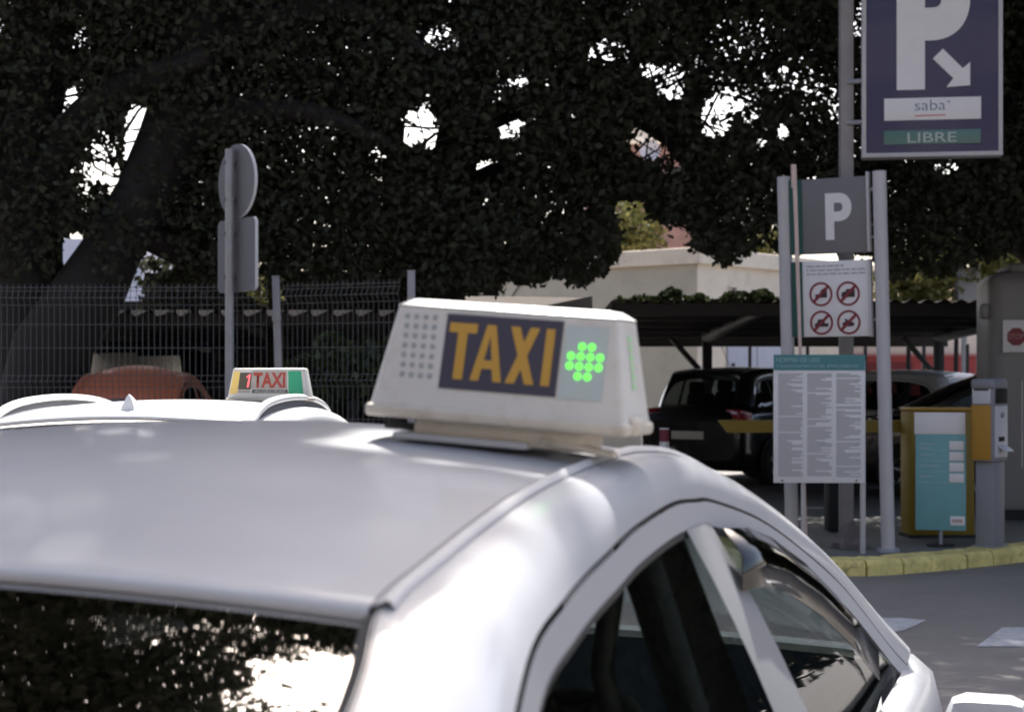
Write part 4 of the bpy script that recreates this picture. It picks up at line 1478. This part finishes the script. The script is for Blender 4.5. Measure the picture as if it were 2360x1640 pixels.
# red low wall further right in front of the cream wall
rw_ = tag(empty('red_wall', (6.9, 36.22, .12), (0, 0, 0)), 'low red painted wall under the carport at the right', 'wall')
box('wall', (2.6, 0, .98), (5.4, .2, 1.96), M_brick, rw_)
box('coping', (2.6, 0, 1.99), (5.44, .26, .06), mat('coping_pink', (0.55, 0.2, 0.17), .8), rw_, .01)
box('dark_panel', (.65, -.105, 1.0), (1.3, .02, 1.7), mat('dark_red_panel', (0.22, 0.035, 0.035), .8), rw_)
bw = tag(empty('cream_back_wall', (4.5, 36.5, .12)), 'long cream rendered wall behind the red wall', 'wall')
box('wall', (5, 0, 1.5), (16, .25, 3.0), M_cream, bw)
box('coping', (5, 0, 3.03), (16.04, .32, .06), M_cream, bw)
# short dark posts in the car park
for i, (px, py, Y, lab) in enumerate(((1728, 797, 29.0, 'dark post in front of the pale double door'), (1861, 796, 29.0, 'dark post seen just above the left side of the rules board'), (1994, 794, 29.0, 'dark post beside the right edge of the rules board'),
                              (2129, 790, 28.5, 'dark post before the dark panel of the red wall'), (2167, 790, 28.5, 'dark post in the middle of the red wall'), (2229, 792, 28.5, 'rightmost dark post before the red wall'))):
    p = at(px, py, Y)
    q = tag(empty('car_park_post', (p.x, Y, .12)), lab, 'post', 'dark posts under the carport')
    box('shaft', (0, 0, (p.z - .12) / 2), (.055, .055, p.z - .12), M_carport, q, .005)
    box('foot_plate', (0, 0, .006), (.14, .14, .012), M_carport, q)


def leaves(P, size, m, name, parent, kind=None, world=False):
    """P: n x 3 leaf centres; every leaf is a folded blade of four triangles"""
    n = len(P)
    P = np.asarray(P, dtype=np.float64)
    if world:
        P = P - np.array(parent.location)
    d = rng.normal(size=(n, 3))
    d[:, 2] -= 0.35
    d /= np.linalg.norm(d, axis=1)[:, None]
    a = rng.normal(size=(n, 3))
    s = np.cross(d, a)
    s /= np.linalg.norm(s, axis=1)[:, None] + 1e-9
    nn = np.cross(d, s)
    L = (np.asarray(size) * rng.uniform(.65, 1.3, n))[:, None]
    W = L * .30
    tip = P + d * L * .5
    base = P - d * L * .5
    l = P + s * W + nn * L * .08
    r = P - s * W + nn * L * .08
    V_ = np.stack([base, l, tip, r], 1).reshape(-1, 3)
    F_ = np.arange(n)[:, None] * 4 + np.array([0, 1, 2, 0, 2, 3])[None]
    F_ = F_.reshape(-1)
    me = bpy.data.meshes.new(name)
    me.vertices.add(len(V_))
    me.vertices.foreach_set('co', V_.reshape(-1))
    nt_ = n * 2
    me.loops.add(nt_ * 3)
    me.loops.foreach_set('vertex_index', F_.astype(np.int32))
    me.polygons.add(nt_)
    me.polygons.foreach_set('loop_start', np.arange(0, nt_ * 3, 3, dtype=np.int32))
    me.update(calc_edges=True)
    o = link(name, me, m, parent)
    if kind:
        o['kind'] = kind
    return o


# ------------------------------------------------------------------ carports
def carport(name, x0, x1, yf, yb, zf, zb, label, posts, trim=True, tn=None):
    root = tag(empty(name, ((x0 + x1) / 2, yf, .12)), label, 'carport')
    w_ = x1 - x0
    nC = int(w_ / .19)
    pts_f, pts_b = [], []
    NN = nC * 6
    for k in range(NN + 1):
        x = -w_ / 2 + w_ * k / NN
        c = .022 * math.sin(2 * math.pi * k / 6)
        pts_f.append((x, 0, zf - .12 + c))
        pts_b.append((x, yb - yf, zb - .12 + c))
    grid('roof_sheet', [pts_f, pts_b], M_sheet, root)
    box('front_beam', (0, .05, zf - .12 - .10), (w_, .08, .14), M_carport, root)
    box('rear_beam', (0, yb - yf - .05, zb - .12 - .12), (w_, .08, .18), M_carport, root)
    for k in range(5):
        t = (k + .5) / 5
        box('purlin', (0, (yb - yf) * t, zf + (zb - zf) * t - .12 - .06), (w_ - .02, .06, .08), M_carport, root)
    for px_ in posts:
        x = px_ - (x0 + x1) / 2
        yp = (yb - yf) * .82
        zp = zf + (zb - zf) * .82 - .12
        box('post', (x, yp, zp / 2 - .05), (.14, .14, zp - .1), M_carport, root, .01)
        L = math.hypot(yp, zp - (zf - .12))
        tube('arm', [(x, yp, zp - .12), (x, .15, zf - .12 - .10)], [.09, .06], M_carport, root, 8)
        tube('brace', [(x, yp, zp - .75), (x - .55, yp - .1, zp - .14)], .045, M_carport, root, 8)
    if trim:
        for k in range(tn or nC):
            xx = -w_ / 2 + w_ * k / (tn or nC)
            a = random.uniform(.11, .17)
            prism('sunlit_scallop', [(xx, zf - .152), (xx + .03, zf - .182), (xx + .07, zf - .178), (xx + a * 1.32, zf - .118), (xx, zf - .116)], -.06, .03, M_sunscallop, root)  # white wedges paint the sunlight on the corrugated edge
    return root


carport('carport', -7.6, -.75, 20.0, 25.5, 2.37, 2.22, 'long low carport behind the mesh fence, sunlight along its roof edge painted as white scallops', (-6.5, -3.2), True, 27)
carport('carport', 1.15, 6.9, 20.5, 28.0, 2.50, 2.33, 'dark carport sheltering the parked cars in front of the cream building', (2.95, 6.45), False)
# fascia panel of the small canopy left of the right carport
cn = tag(empty('canopy_roof', (at(1210, 700, 24).x, 24.0, 0)), 'small grey sheet canopy with a white side panel above the large roof sign', 'canopy')
zt_ = 1.56 + (880 - 683) / FPX * 24
w2 = 310 / FPX * 24
mesh('roof_sheet', [(-w2 / 2, 0, zt_ - .05), (w2 / 2 - .42, 0, zt_ - .16), (w2 / 2 - .02, 0, zt_ + .0), (w2 / 2 - .02, 1.8, zt_ + .07), (-w2 / 2, 1.8, zt_ + .10)], [(0, 1, 2, 3, 4)], M_sheet, cn)
prism('side_panel', [(.08, zt_ - .25), (w2 / 2, zt_ - .25), (w2 / 2, zt_ + .005), (.25, zt_ - .13)], -.03, .03, M_machine, cn)
box('post', (w2 / 2 - .05, .05, (zt_ - .25) / 2), (.08, .08, zt_ - .25), M_carport, cn)
box('post', (-w2 / 2 + .05, .05, (zt_ - .25) / 2), (.08, .08, zt_ - .25), M_carport, cn)
# dark wall closing the car park behind the left carport
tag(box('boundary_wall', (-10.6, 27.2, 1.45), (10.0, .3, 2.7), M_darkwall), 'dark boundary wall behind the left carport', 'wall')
hg = tag(empty('hedge', (-3.0, 27.0, .12)), 'tall dark hedge closing the car park behind the narrow fence panel', 'hedge')
NH = 9000
leaves(np.stack([rng.uniform(-2.7, 2.9, NH), rng.uniform(-.45, .45, NH), rng.uniform(0, 3.35, NH) + .1 * np.sin(np.arange(NH))], 1), .16, M_leaf, 'foliage', hg)
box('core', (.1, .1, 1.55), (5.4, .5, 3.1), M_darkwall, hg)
# distant white building with blue band, seen between the trunks
fb = tag(empty('distant_building', (at(200, 880, 62).x, 62, 0)), 'pale distant building with a blue corner, glimpsed between the tree trunks', 'building')
box('wall', (0.3, 3, 3.3), (3.4, 6, 6.6), M_farwhite, fb)
box('blue_band', (-1.0, -.05, 2.55), (2.2, .1, 4.0), M_farblue, fb)
for k in range(3):
    box('window', (.9, -.03, 1.2 + k * 1.7), (.7, .06, .9), M_black, fb)
# red brick house with satellite dish, seen through the crown
hb = tag(empty('brick_house', (at(1500, 880, 46).x, 46, .12)), 'red and cream upper storey of a house glimpsed through the crown', 'house')
zr = 1.56 + (880 - 335) / FPX * 46
box('wall', (0, 3, zr / 2), (3.2, 6, zr), M_pink, hb)
box('attic', (-.1, 2.5, zr + .3), (2.2, 4, .75), M_cream, hb)
box('roof_slab', (0, 3, zr - .02), (3.5, 6.3, .14), M_cream, hb, .02)
for x in (-.8, .8):
    box('window', (x, -.02, zr - 1.2), (.8, .06, 1.0), M_black, hb)
dp = at(1497, 347, 45.6)
sdh = tag(empty('satellite_dish', (dp.x, 45.6, dp.z)), 'grey satellite dish on the house glimpsed through the crown', 'satellite dish')
rows = []
for k in range(7):
    r_ = .27 * k / 6
    rows.append([(math.cos(2 * math.pi * j / 24) * r_, .10 * (1 - (k / 6) ** 2) - .1, math.sin(2 * math.pi * j / 24) * r_) for j in range(25)])
grid('reflector', rows, M_dish, sdh)
tube('feed_arm', [(0, -.06, -.27), (0, -.34, -.03)], .015, M_galv, sdh, 8)
box('feed_horn', (0, -.34, 0), (.05, .06, .07), M_black, sdh, .01)
tube('mast', [(0, .06, 0), (0, .14, -.6)], .03, M_galv, sdh, 10)


# ------------------------------------------------------------------ trees
# gaps in the crowns, as straight tubes of thin foliage: (x, z at y=19, radius x, radius z, strength)
GAPS = []
for (px, py, rx, ry, k) in [
    (140, 230, 50, 45, .75), (168, 222, 13, 24, 1.2), (146, 262, 10, 10, 1.2), (318, 300, 32, 62, 1.3), (306, 350, 24, 40, 1.2), (232, 395, 50, 32, .85), (272, 432, 26, 30, 1.05), (198, 440, 22, 18, .7), (240, 340, 40, 40, .7),
    (172, 580, 34, 46, 1.4), (150, 640, 26, 40, 1.4), (318, 635, 38, 40, 1.15), (365, 615, 44, 60, .97), (600, 630, 22, 40, .8), (60, 375, 18, 18, .7), (430, 330, 14, 26, .7), (290, 185, 18, 8, .6),
    (965, 285, 42, 42, 1.0), (1000, 318, 40, 25, 1.1), (945, 315, 24, 26, 1.0), (872, 360, 24, 16, .75), (985, 240, 14, 30, .65), (700, 200, 16, 10, .6), (875, 410, 12, 12, .6), (1050, 470, 20, 16, .55),
    (1175, 285, 36, 44, .82), (1120, 392, 46, 28, .95), (1100, 460, 26, 26, .65), (1195, 192, 30, 18, .8), (1130, 170, 26, 16, .75), (1175, 240, 50, 20, .55),
    (1545, 185, 50, 40, .8), (1555, 215, 26, 22, 1.0), (1500, 165, 24, 24, 1.0), (1650, 270, 40, 52, 1.05), (1680, 235, 40, 40, 1.0), (1640, 300, 30, 22, 1.0), (1725, 230, 40, 46, .6), (1660, 190, 40, 40, .6), (1600, 160, 60, 30, .6),
    (1500, 335, 52, 36, 1.15), (1490, 300, 40, 16, .9), (1545, 385, 34, 22, .75), (1800, 195, 60, 46, .56), (1870, 210, 44, 60, .56), (1921, 245, 14, 50, .7), (1805, 305, 16, 24, .85), (1755, 330, 14, 14, .7), (1730, 270, 22, 20, .85),
    (2325, 245, 26, 40, .85), (2340, 180, 26, 30, .7), (1400, 120, 60, 40, .7), (1700, 90, 90, 50, .5), (1000, 90, 70, 40, .7), (500, 60, 60, 30, .6), (2000, 60, 60, 60, .7), (150, 90, 60, 40, .7),
    (1455, 500, 36, 40, 1.1), (1500, 540, 60, 34, 1.0), (1560, 540, 40, 30, .9), (1430, 480, 14, 26, 1.0), (1870, 400, 16, 24, .8), (2180, 390, 34, 18, .75), (1770, 540, 30, 30, .7)]:
    GAPS.append((px, py, rx, ry, k))
GAPS = np.array(GAPS)
GX = (GAPS[:, 0] - 1180) / FPX
GZ = -(GAPS[:, 1] - HOR) / FPX
GRX, GRZ, GK = GAPS[:, 2] / FPX * .93, GAPS[:, 3] / FPX * .93, GAPS[:, 4]
# lower outline of the foliage
OUT = np.array([(-400, 640), (-50, 640), (100, 640), (300, 650), (420, 650), (600, 655), (950, 668), (1060, 676), (1100, 664), (1180, 650), (1250, 642), (1340, 652), (1395, 632), (1425, 600), (1440, 505), (1500, 520), (1600, 566), (1640, 596), (1668, 615), (1700, 588), (1740, 575), (1800, 566), (1900, 560), (2010, 600), (2060, 640), (2150, 632), (2250, 612), (2300, 580), (2420, 560), (2900, 560)], float)


def accept(P):
    u, v = P[:, 0] / P[:, 1], (P[:, 2] - CAMZ) / P[:, 1]
    lowz = np.interp(u * FPX + 1180, OUT[:, 0], OUT[:, 1])
    yy = HOR - v * FPX
    thin = np.zeros(len(P))
    for i in range(len(GX)):
        q = ((u - GX[i]) / GRX[i]) ** 2 + ((v - GZ[i]) / GRZ[i]) ** 2
        thin = np.maximum(thin, GK[i] * np.clip(1.55 - q * .9, 0, 1))
    cell = np.floor(P / .12).astype(np.int64)
    hsh = ((cell[:, 0] * 73856093) ^ (cell[:, 1] * 19349663) ^ (cell[:, 2] * 83492791)) % 9973 / 9973.0
    ok = .55 * hsh + .45 * rng.random(len(P)) > np.where(thin > 1.15, 2, np.minimum(thin, .93)) * .93
    pxs = u * FPX + 1180
    droop = 9 * np.sin(pxs / 19) + 7 * np.sin(pxs / 8.3 + 1) * np.sin(P[:, 1] * 6)
    return ok & (yy < lowz + droop + rng.normal(0, 5, len(P)))


def crown_points(x0, x1, y0, y1, z0, z1, ncl, per, spread):
    c = np.stack([rng.uniform(x0, x1, ncl), rng.uniform(y0, y1, ncl), rng.uniform(z0, z1, ncl)], 1)
    P = np.repeat(c, per, 0) + rng.normal(0, spread, (ncl * per, 3)) * np.array((1, 1, .75))
    return P


def limb_tree(name, label, X, Y, pts, rads, limbs):
    root = tag(empty(name, (X, Y, .12)), label, 'tree')
    v, f = tube_data([Vector(p) for p in pts], rads, 14)
    v = [Vector(p) + Vector((math.sin(p[2] * 5 + p[0] * 9) * .03, math.cos(p[2] * 4) * .03, 0)) for p in v]
    mesh('trunk', v, f, M_bark, root, True)
    for lp, lr in limbs:
        tube('limb', [tuple(p) for p in catmull(lp, 5)], list(np.interp(np.linspace(0, 1, (len(lp) - 1) * 5 + 1), np.linspace(0, 1, len(lr)), lr)), M_bark, root, 10)
    return root


LEAF = .088
# --- left tree: leaning stems
def W(px, py, Y, root):
    p = at(px, py, Y)
    return (p.x - root[0], p.y - root[1], p.z - .12)


TL = (at(60, 880, 18.6).x, 18.6)
t_left = limb_tree('ficus_tree', 'big dark fig tree at the far left with a thick upright trunk', TL[0], TL[1],
                   [(0.05, 0, -.15), W(70, 760, 18.6, TL), W(66, 600, 18.6, TL), W(58, 430, 18.6, TL), W(70, 250, 18.7, TL), W(110, 50, 18.9, TL), W(160, -150, 19.2, TL)],
                   [.52, .43, .38, .36, .35, .33, .28],
                   [([W(64, 480, 18.6, TL), W(120, 380, 18.4, TL), W(200, 260, 18.2, TL), W(320, 190, 18, TL), W(480, 130, 17.8, TL)], [.24, .2, .18, .15, .1]),
                    ([W(100, 60, 18.9, TL), (1.2, -3.5, 6.6), (2.6, -8, 7.6), (4.0, -11.5, 7.8)], [.25, .2, .15, .1]),
                    ([(2.6, -8, 7.6), (4.6, -10.5, 7.5), (5.4, -13, 7.2)], [.12, .09, .05])])
P = crown_points(-8.6, -4.0, 17.6, 21.5, 2.6, 6.6, 620, 130, .34)
P2 = crown_points(-9.5, -4.0, 17, 22, 6.6, 10.5, 120, 60, .45)
PL = P[accept(P)]
LC_ = np.concatenate([PL, P2])
PH = crown_points(-10, -4.2, 20.5, 24.5, 7.0, 15.5, 308, 90, .55)
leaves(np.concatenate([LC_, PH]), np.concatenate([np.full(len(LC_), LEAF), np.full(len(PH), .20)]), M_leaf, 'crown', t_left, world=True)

TM = (at(215, 880, 18.2).x, 18.2)
t_mid = limb_tree('ficus_tree', 'leaning dark fig tree behind the traffic sign, its trunk slanting up to the right', TM[0], TM[1],
                  [W(20, 1100, 18.2, TM)[:2] + (-.15,), W(112, 800, 18.2, TM), W(212, 665, 18.2, TM), W(262, 570, 18.2, TM), W(332, 455, 18.2, TM), W(395, 330, 18.3, TM), W(430, 200, 18.4, TM), W(470, 0, 18.6, TM), W(500, -180, 18.8, TM)],
                  [.46, .40, .345, .33, .33, .33, .32, .30, .25],
                  [([W(395, 330, 18.3, TM), W(520, 270, 18.2, TM), W(720, 260, 18, TM), W(900, 330, 17.9, TM)], [.2, .16, .11, .05]),
                   ([W(440, 150, 18.4, TM), W(600, 60, 18.4, TM), W(800, 20, 18.2, TM), W(1000, 130, 18, TM)], [.2, .16, .11, .05]),
                   ([W(300, 520, 18.2, TM), W(420, 590, 18.6, TM), W(520, 640, 19, TM)], [.16, .12, .08])])
P = crown_points(-4.3, -.9, 17.6, 21.5, 2.5, 6.8, 680, 130, .33)
P2 = crown_points(-4.5, -.9, 17, 22, 6.8, 10.5, 110, 60, .45)
# overhanging bough above the nearest taxi
ND = 900
SHX, SHY = sd.x / sd.z, sd.y / sd.z          # how far the sun shifts a shadow per metre of height
c = np.stack([rng.uniform(-5.0, 1.2, ND), rng.uniform(3.8, 9.6, ND), rng.uniform(6.6, 7.6, ND)], 1)
hh_ = np.array((math.sin(TH1), math.cos(TH1)))
EX, EY = -.115 + SHX * 5.6, 1.69 + SHY * 5.6   # the bough ends along this line
PO = np.repeat(c, 170, 0) + rng.normal(0, .27, (len(c) * 170, 3))
ex_, ey_ = EX + SHX * (PO[:, 2] - 7.05), EY + SHY * (PO[:, 2] - 7.05)
ee = (PO[:, 0] - ex_) * hh_[1] - (PO[:, 1] - ey_) * hh_[0]
keep = ee < .035 * np.sin(PO[:, 1] * 9) + .02 * np.sin(PO[:, 1] * 23) + rng.normal(0, .015, len(PO))
# a small gap through which the sun reaches the roof sign
GXs, GYs = -.02 + SHX * (PO[:, 2] - 1.63), 2.52 + SHY * (PO[:, 2] - 1.63)
hx_ = (PO[:, 0] - GXs) * math.cos(TH1) - (PO[:, 1] - GYs) * math.sin(TH1)
hy_ = (PO[:, 0] - GXs) * math.sin(TH1) + (PO[:, 1] - GYs) * math.cos(TH1)
keep &= ~((np.abs(hx_) < .27) & (hy_ > -.09) & (hy_ < .16))
# an opening to the sky beside the stem
keep &= ~(((PO[:, 0] + .95) / .75) ** 2 + ((PO[:, 1] - 5.1) / .85) ** 2 < 1 + .25 * np.sin(PO[:, 0] * 11 + PO[:, 1] * 7))
LC_ = np.concatenate([P[accept(P)], P2, PO[keep]])
PH = crown_points(-4.4, -1, 20.5, 24.5, 7.0, 15.5, 180, 90, .55)
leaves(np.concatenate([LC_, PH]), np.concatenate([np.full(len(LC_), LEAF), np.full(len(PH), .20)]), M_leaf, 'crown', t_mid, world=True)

TC = (at(1010, 880, 19.4).x, 19.4)
t_c = limb_tree('ficus_tree', 'dark fig tree in the middle, its low crown hanging in front of the cream building', TC[0], TC[1],
                [(0, 0, -.15), (0.02, 0, 1.2), W(1005, 660, 19.4, TC), W(1020, 500, 19.4, TC), W(1060, 300, 19.4, TC), W(1120, 60, 19.5, TC), W(1160, -150, 19.6, TC)],
                [.42, .34, .30, .28, .26, .22, .18],
                [([W(1020, 480, 19.4, TC), W(1150, 400, 19.2, TC), W(1300, 420, 19, TC), W(1420, 520, 18.8, TC)], [.16, .12, .08, .04]),
                 ([W(1060, 300, 19.4, TC), W(1250, 230, 19.2, TC), W(1420, 250, 19, TC), W(1600, 380, 18.8, TC), W(1665, 560, 18.6, TC)], [.16, .12, .1, .06, .02]),
                 ([W(1160, 640, 19.2, TC), W(1148, 660, 19.3, TC), W(1142, 690, 19.3, TC)], [.02, .016, .012])])
P = crown_points(-1.2, 2.3, 17.6, 21.5, 2.5, 6.8, 700, 130, .32)
P2 = crown_points(-1.2, 2.3, 17, 22, 6.8, 10.5, 110, 60, .45)
LC_ = np.concatenate([P[accept(P)], P2])
PH = crown_points(-1.2, 2.2, 20.5, 24.5, 7.0, 15.5, 180, 90, .55)
leaves(np.concatenate([LC_, PH]), np.concatenate([np.full(len(LC_), LEAF), np.full(len(PH), .20)]), M_leaf, 'crown', t_c, world=True)

TR = (at(2440, 880, 21.5).x, 21.5)
t_r = limb_tree('ficus_tree', 'dark fig tree on the right, its crown spreading behind the parking signs', TR[0], TR[1],
                [(0, 0, -.15), (0, 0, 1.2), (-.1, 0, 2.6), (-.3, 0, 4.2), (-.5, 0, 6.2), (-.7, 0, 8.0)], [.45, .36, .32, .28, .24, .16],
                [([(-.1, 0, 2.8), (-1.2, -.6, 3.6), (-2.6, -1.4, 3.9), (-3.6, -2.2, 3.7)], [.2, .15, .1, .05]),
                 ([(-.3, 0, 4.2), (-1.5, -1.5, 5.2), (-2.8, -3.5, 6.2), (-3.5, -6, 7.2)], [.18, .14, .1, .05])])
P = crown_points(2.1, 7.4, 17.4, 21.5, 2.5, 6.8, 900, 130, .33)
P2 = crown_points(2.1, 8.5, 17, 22, 6.8, 11.5, 220, 60, .5)
# high bough over the pavement and the road on the right
P3 = crown_points(1.2, 9.0, 12.0, 19.5, 7.0, 9.5, 540, 60, .42)
LC_ = np.concatenate([P[accept(P)], P2])
PH = np.concatenate([crown_points(2, 8.5, 20.5, 24.5, 7.0, 15.5, 247, 60, .55), P3])
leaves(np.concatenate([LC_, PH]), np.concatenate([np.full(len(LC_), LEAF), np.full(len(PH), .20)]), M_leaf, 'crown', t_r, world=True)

def twigs(root, x0, x1, n):
    dat = []
    for _ in range(n):
        a = np.array((rng.uniform(x0, x1), rng.uniform(17.8, 20.5), rng.uniform(3.2, 6.4)))
        d = rng.normal(size=3) * np.array((1, .5, .45))
        d /= np.linalg.norm(d)
        L_ = rng.uniform(.6, 1.7)
        bend = rng.normal(size=3) * .12
        pts = [a, a + d * L_ * .35 + bend, a + d * L_ * .7 + bend * 1.3, a + d * L_ + np.array((0, 0, -.12 * L_))]
        r0 = rng.uniform(.009, .022)
        if any(HOR - (p[2] - CAMZ) / p[1] * FPX > np.interp(p[0] / p[1] * FPX + 1180, OUT[:, 0], OUT[:, 1]) - 25 for p in pts):
            continue
        dat.append(tube_data([Vector(p - np.array(root.location)) for p in pts], [r0, r0 * .75, r0 * .5, r0 * .25], 5, False))
    tag(joined('twigs', dat, M_bark, root), kind='stuff')


for rt, a_, b_ in ((t_left, -7.5, -4.2), (t_mid, -4.2, -1.0), (t_c, -1.2, 2.2), (t_r, 2.2, 6.5)):
    twigs(rt, a_, b_, 130)

# creeper on top of the right carport
cr = tag(empty('creeper', (2.6, 21.2, 2.5)), 'dark leafy creeper growing along the top of the right carport', 'creeper')
N = 2600
x = rng.uniform(-1.35, 1.25, N)
hgt = .10 + .05 * np.sin(x * 7) + .04 * np.sin(x * 17 + 1)
P = np.stack([x, rng.uniform(-.35, .4, N), rng.uniform(-.05, 1, N) * hgt], 1)
leaves(P, .085, M_ivy, 'foliage', cr)
tube('stem', [(-1.3, 0, .02), (-.5, .05, .05), (.4, -.03, .04), (1.2, 0, .02)], .015, M_bark, cr, 6)


# sunlit bushes behind
def bush(name, label, px, py, Y, rx, ry, rz, n, size, m):
    p = at(px, py, Y)
    root = tag(empty(name, (p.x, Y, .12)), label, 'bush')
    P_ = rng.normal(size=(n, 3))
    P_ /= np.linalg.norm(P_, axis=1)[:, None]
    P_ *= (rng.random(n) ** .4)[:, None]
    k = 1 + .25 * np.sin(P_[:, 0] * 6) * np.cos(P_[:, 2] * 5)
    P_ = P_ * np.array((rx, ry, rz)) * k[:, None] + np.array((0, 0, p.z - .12))
    P_ = P_[P_[:, 2] > .05]
    leaves(P_, size, m, 'foliage', root)
    tube('stem', [(0, 0, 0), (.05, 0, max(.3, p.z - .3)), (.0, .05, p.z)], [.05, .04, .02], M_bark, root, 8)
    return root


bush('bush', 'yellow green sunlit bush above the right carport, beside the booth', 2200, 620, 33, 1.1, 1.0, .75, 2600, .15, M_leafy)
bush('bush', 'yellow green bush showing between the sign poles and the carport roof', 2090, 655, 33.5, .8, .8, .6, 1700, .15, M_leafy)
bush('bush', 'bright bush peeping over the top of the attendant booth', 2330, 570, 32, .8, .8, .5, 1500, .15, M_leafy)
bush('bush', 'olive bush behind the flat roof of the cream building', 1450, 535, 44, 1.0, 1.0, .9, 2300, .16, M_leafy)
bush('bush', 'rusty olive bush on the right end of the cream building roof', 1765, 575, 44, .9, .9, .6, 1600, .16, M_leafy)
bush('bush', 'low leafy bush behind the narrow mesh fence panel', 800, 850, 16.6, .55, .35, .35, 900, .09, M_ivy)
bush('bush', 'small green bush just left of the fence post, behind the mesh', 616, 668, 22.5, .25, .3, .2, 150, .10, M_leafy)
# grey vent box on the building behind the bushes
vb = tag(empty('vent_box', (at(2225, 880, 32.4).x, 32.4, 0)), 'grey box standing among the bright bushes above the carport', 'box')
box('cabinet', (0, 0, 1.56 + (880 - 655) / FPX * 32.4), (.34, .3, .62), M_machine, vb, .01)
box('mast', (.0, .1, 1.4), (.08, .08, 2.6), M_galv, vb)
box('side_post', (.24, .0, 1.56 + (880 - 650) / FPX * 32.4 - 1.2), (.06, .06, 3.1), M_trimwhite, vb)


# ------------------------------------------------------------------ unseen street, added to cut sky light and darken reflections
def unseen_block(label, loc, rotz, width, height, depth, col, storeys):
    root = tag(empty('unseen_street_building', loc, (0, 0, rotz)), label, 'building')
    wm = mat('unseen_facade_%d' % int(width * 10 + height), col, .9, var=.1, scale=.6)
    box('wall', (0, depth / 2, height / 2), (width, depth, height), wm, root)
    box('cornice', (0, depth / 2, height + .1), (width + .5, depth + .5, .2), wm, root, .03)
    fh = height / storeys
    n = int(width / 2.6)
    fm = None
    for st_ in range(storeys):
        for k in range(n):
            x = -width / 2 + width * (k + .5) / n
            z = st_ * fh + fh * .55
            if fm is None:
                fw = box('window', (0, 0, 0), (1.2, .10, 1.5), M_black, root, .02)
                fs = box('sill', (0, -.06, -.80), (1.4, .22, .08), wm, fw)
                fm = (fw.data, fs.data)
                fw.location = (x, -.02, z)
            else:
                fw = link('window', fm[0], None, root, (x, -.02, z))
                link('sill', fm[1], None, fw)
    return root


for i_, (X_, Y_) in enumerate(((9.6, 16.2),)):  # unseen tree added to darken what the side windows reflect
    tr_ = limb_tree('ficus_tree', ('big dark fig tree at the right, unseen, added to darken reflections', 'further dark fig tree at the right, unseen, added to darken reflections')[i_], X_, Y_,
                    [(0, 0, -.15), (0, 0, 1.5), (.1, 0, 3), (0, 0, 5), (0, 0, 7)], [.5, .4, .36, .3, .2], [])
    PT = rng.normal(size=(42000, 3))
    PT /= np.linalg.norm(PT, axis=1)[:, None]
    PT *= (rng.random(42000) ** .35)[:, None] * (1 + .2 * np.sin(PT[:, 0] * 6) * np.cos(PT[:, 1] * 5))[:, None]
    leaves(PT * np.array((3.0, 4.2, 3.8)) + np.array((0, 0, 4.3)), .26, M_leaf, 'crown', tr_)
unseen_block('dull brown apartment block behind the camera, unseen, added to cut sky light', (0, -13, 0), R(180), 40, 13, 8, (0.18, 0.165, 0.15), 4)
unseen_block('grey apartment block along the left side, unseen, added to cut sky light', (-15, -2, 0), R(90), 26, 11, 8, (0.17, 0.16, 0.15), 3)
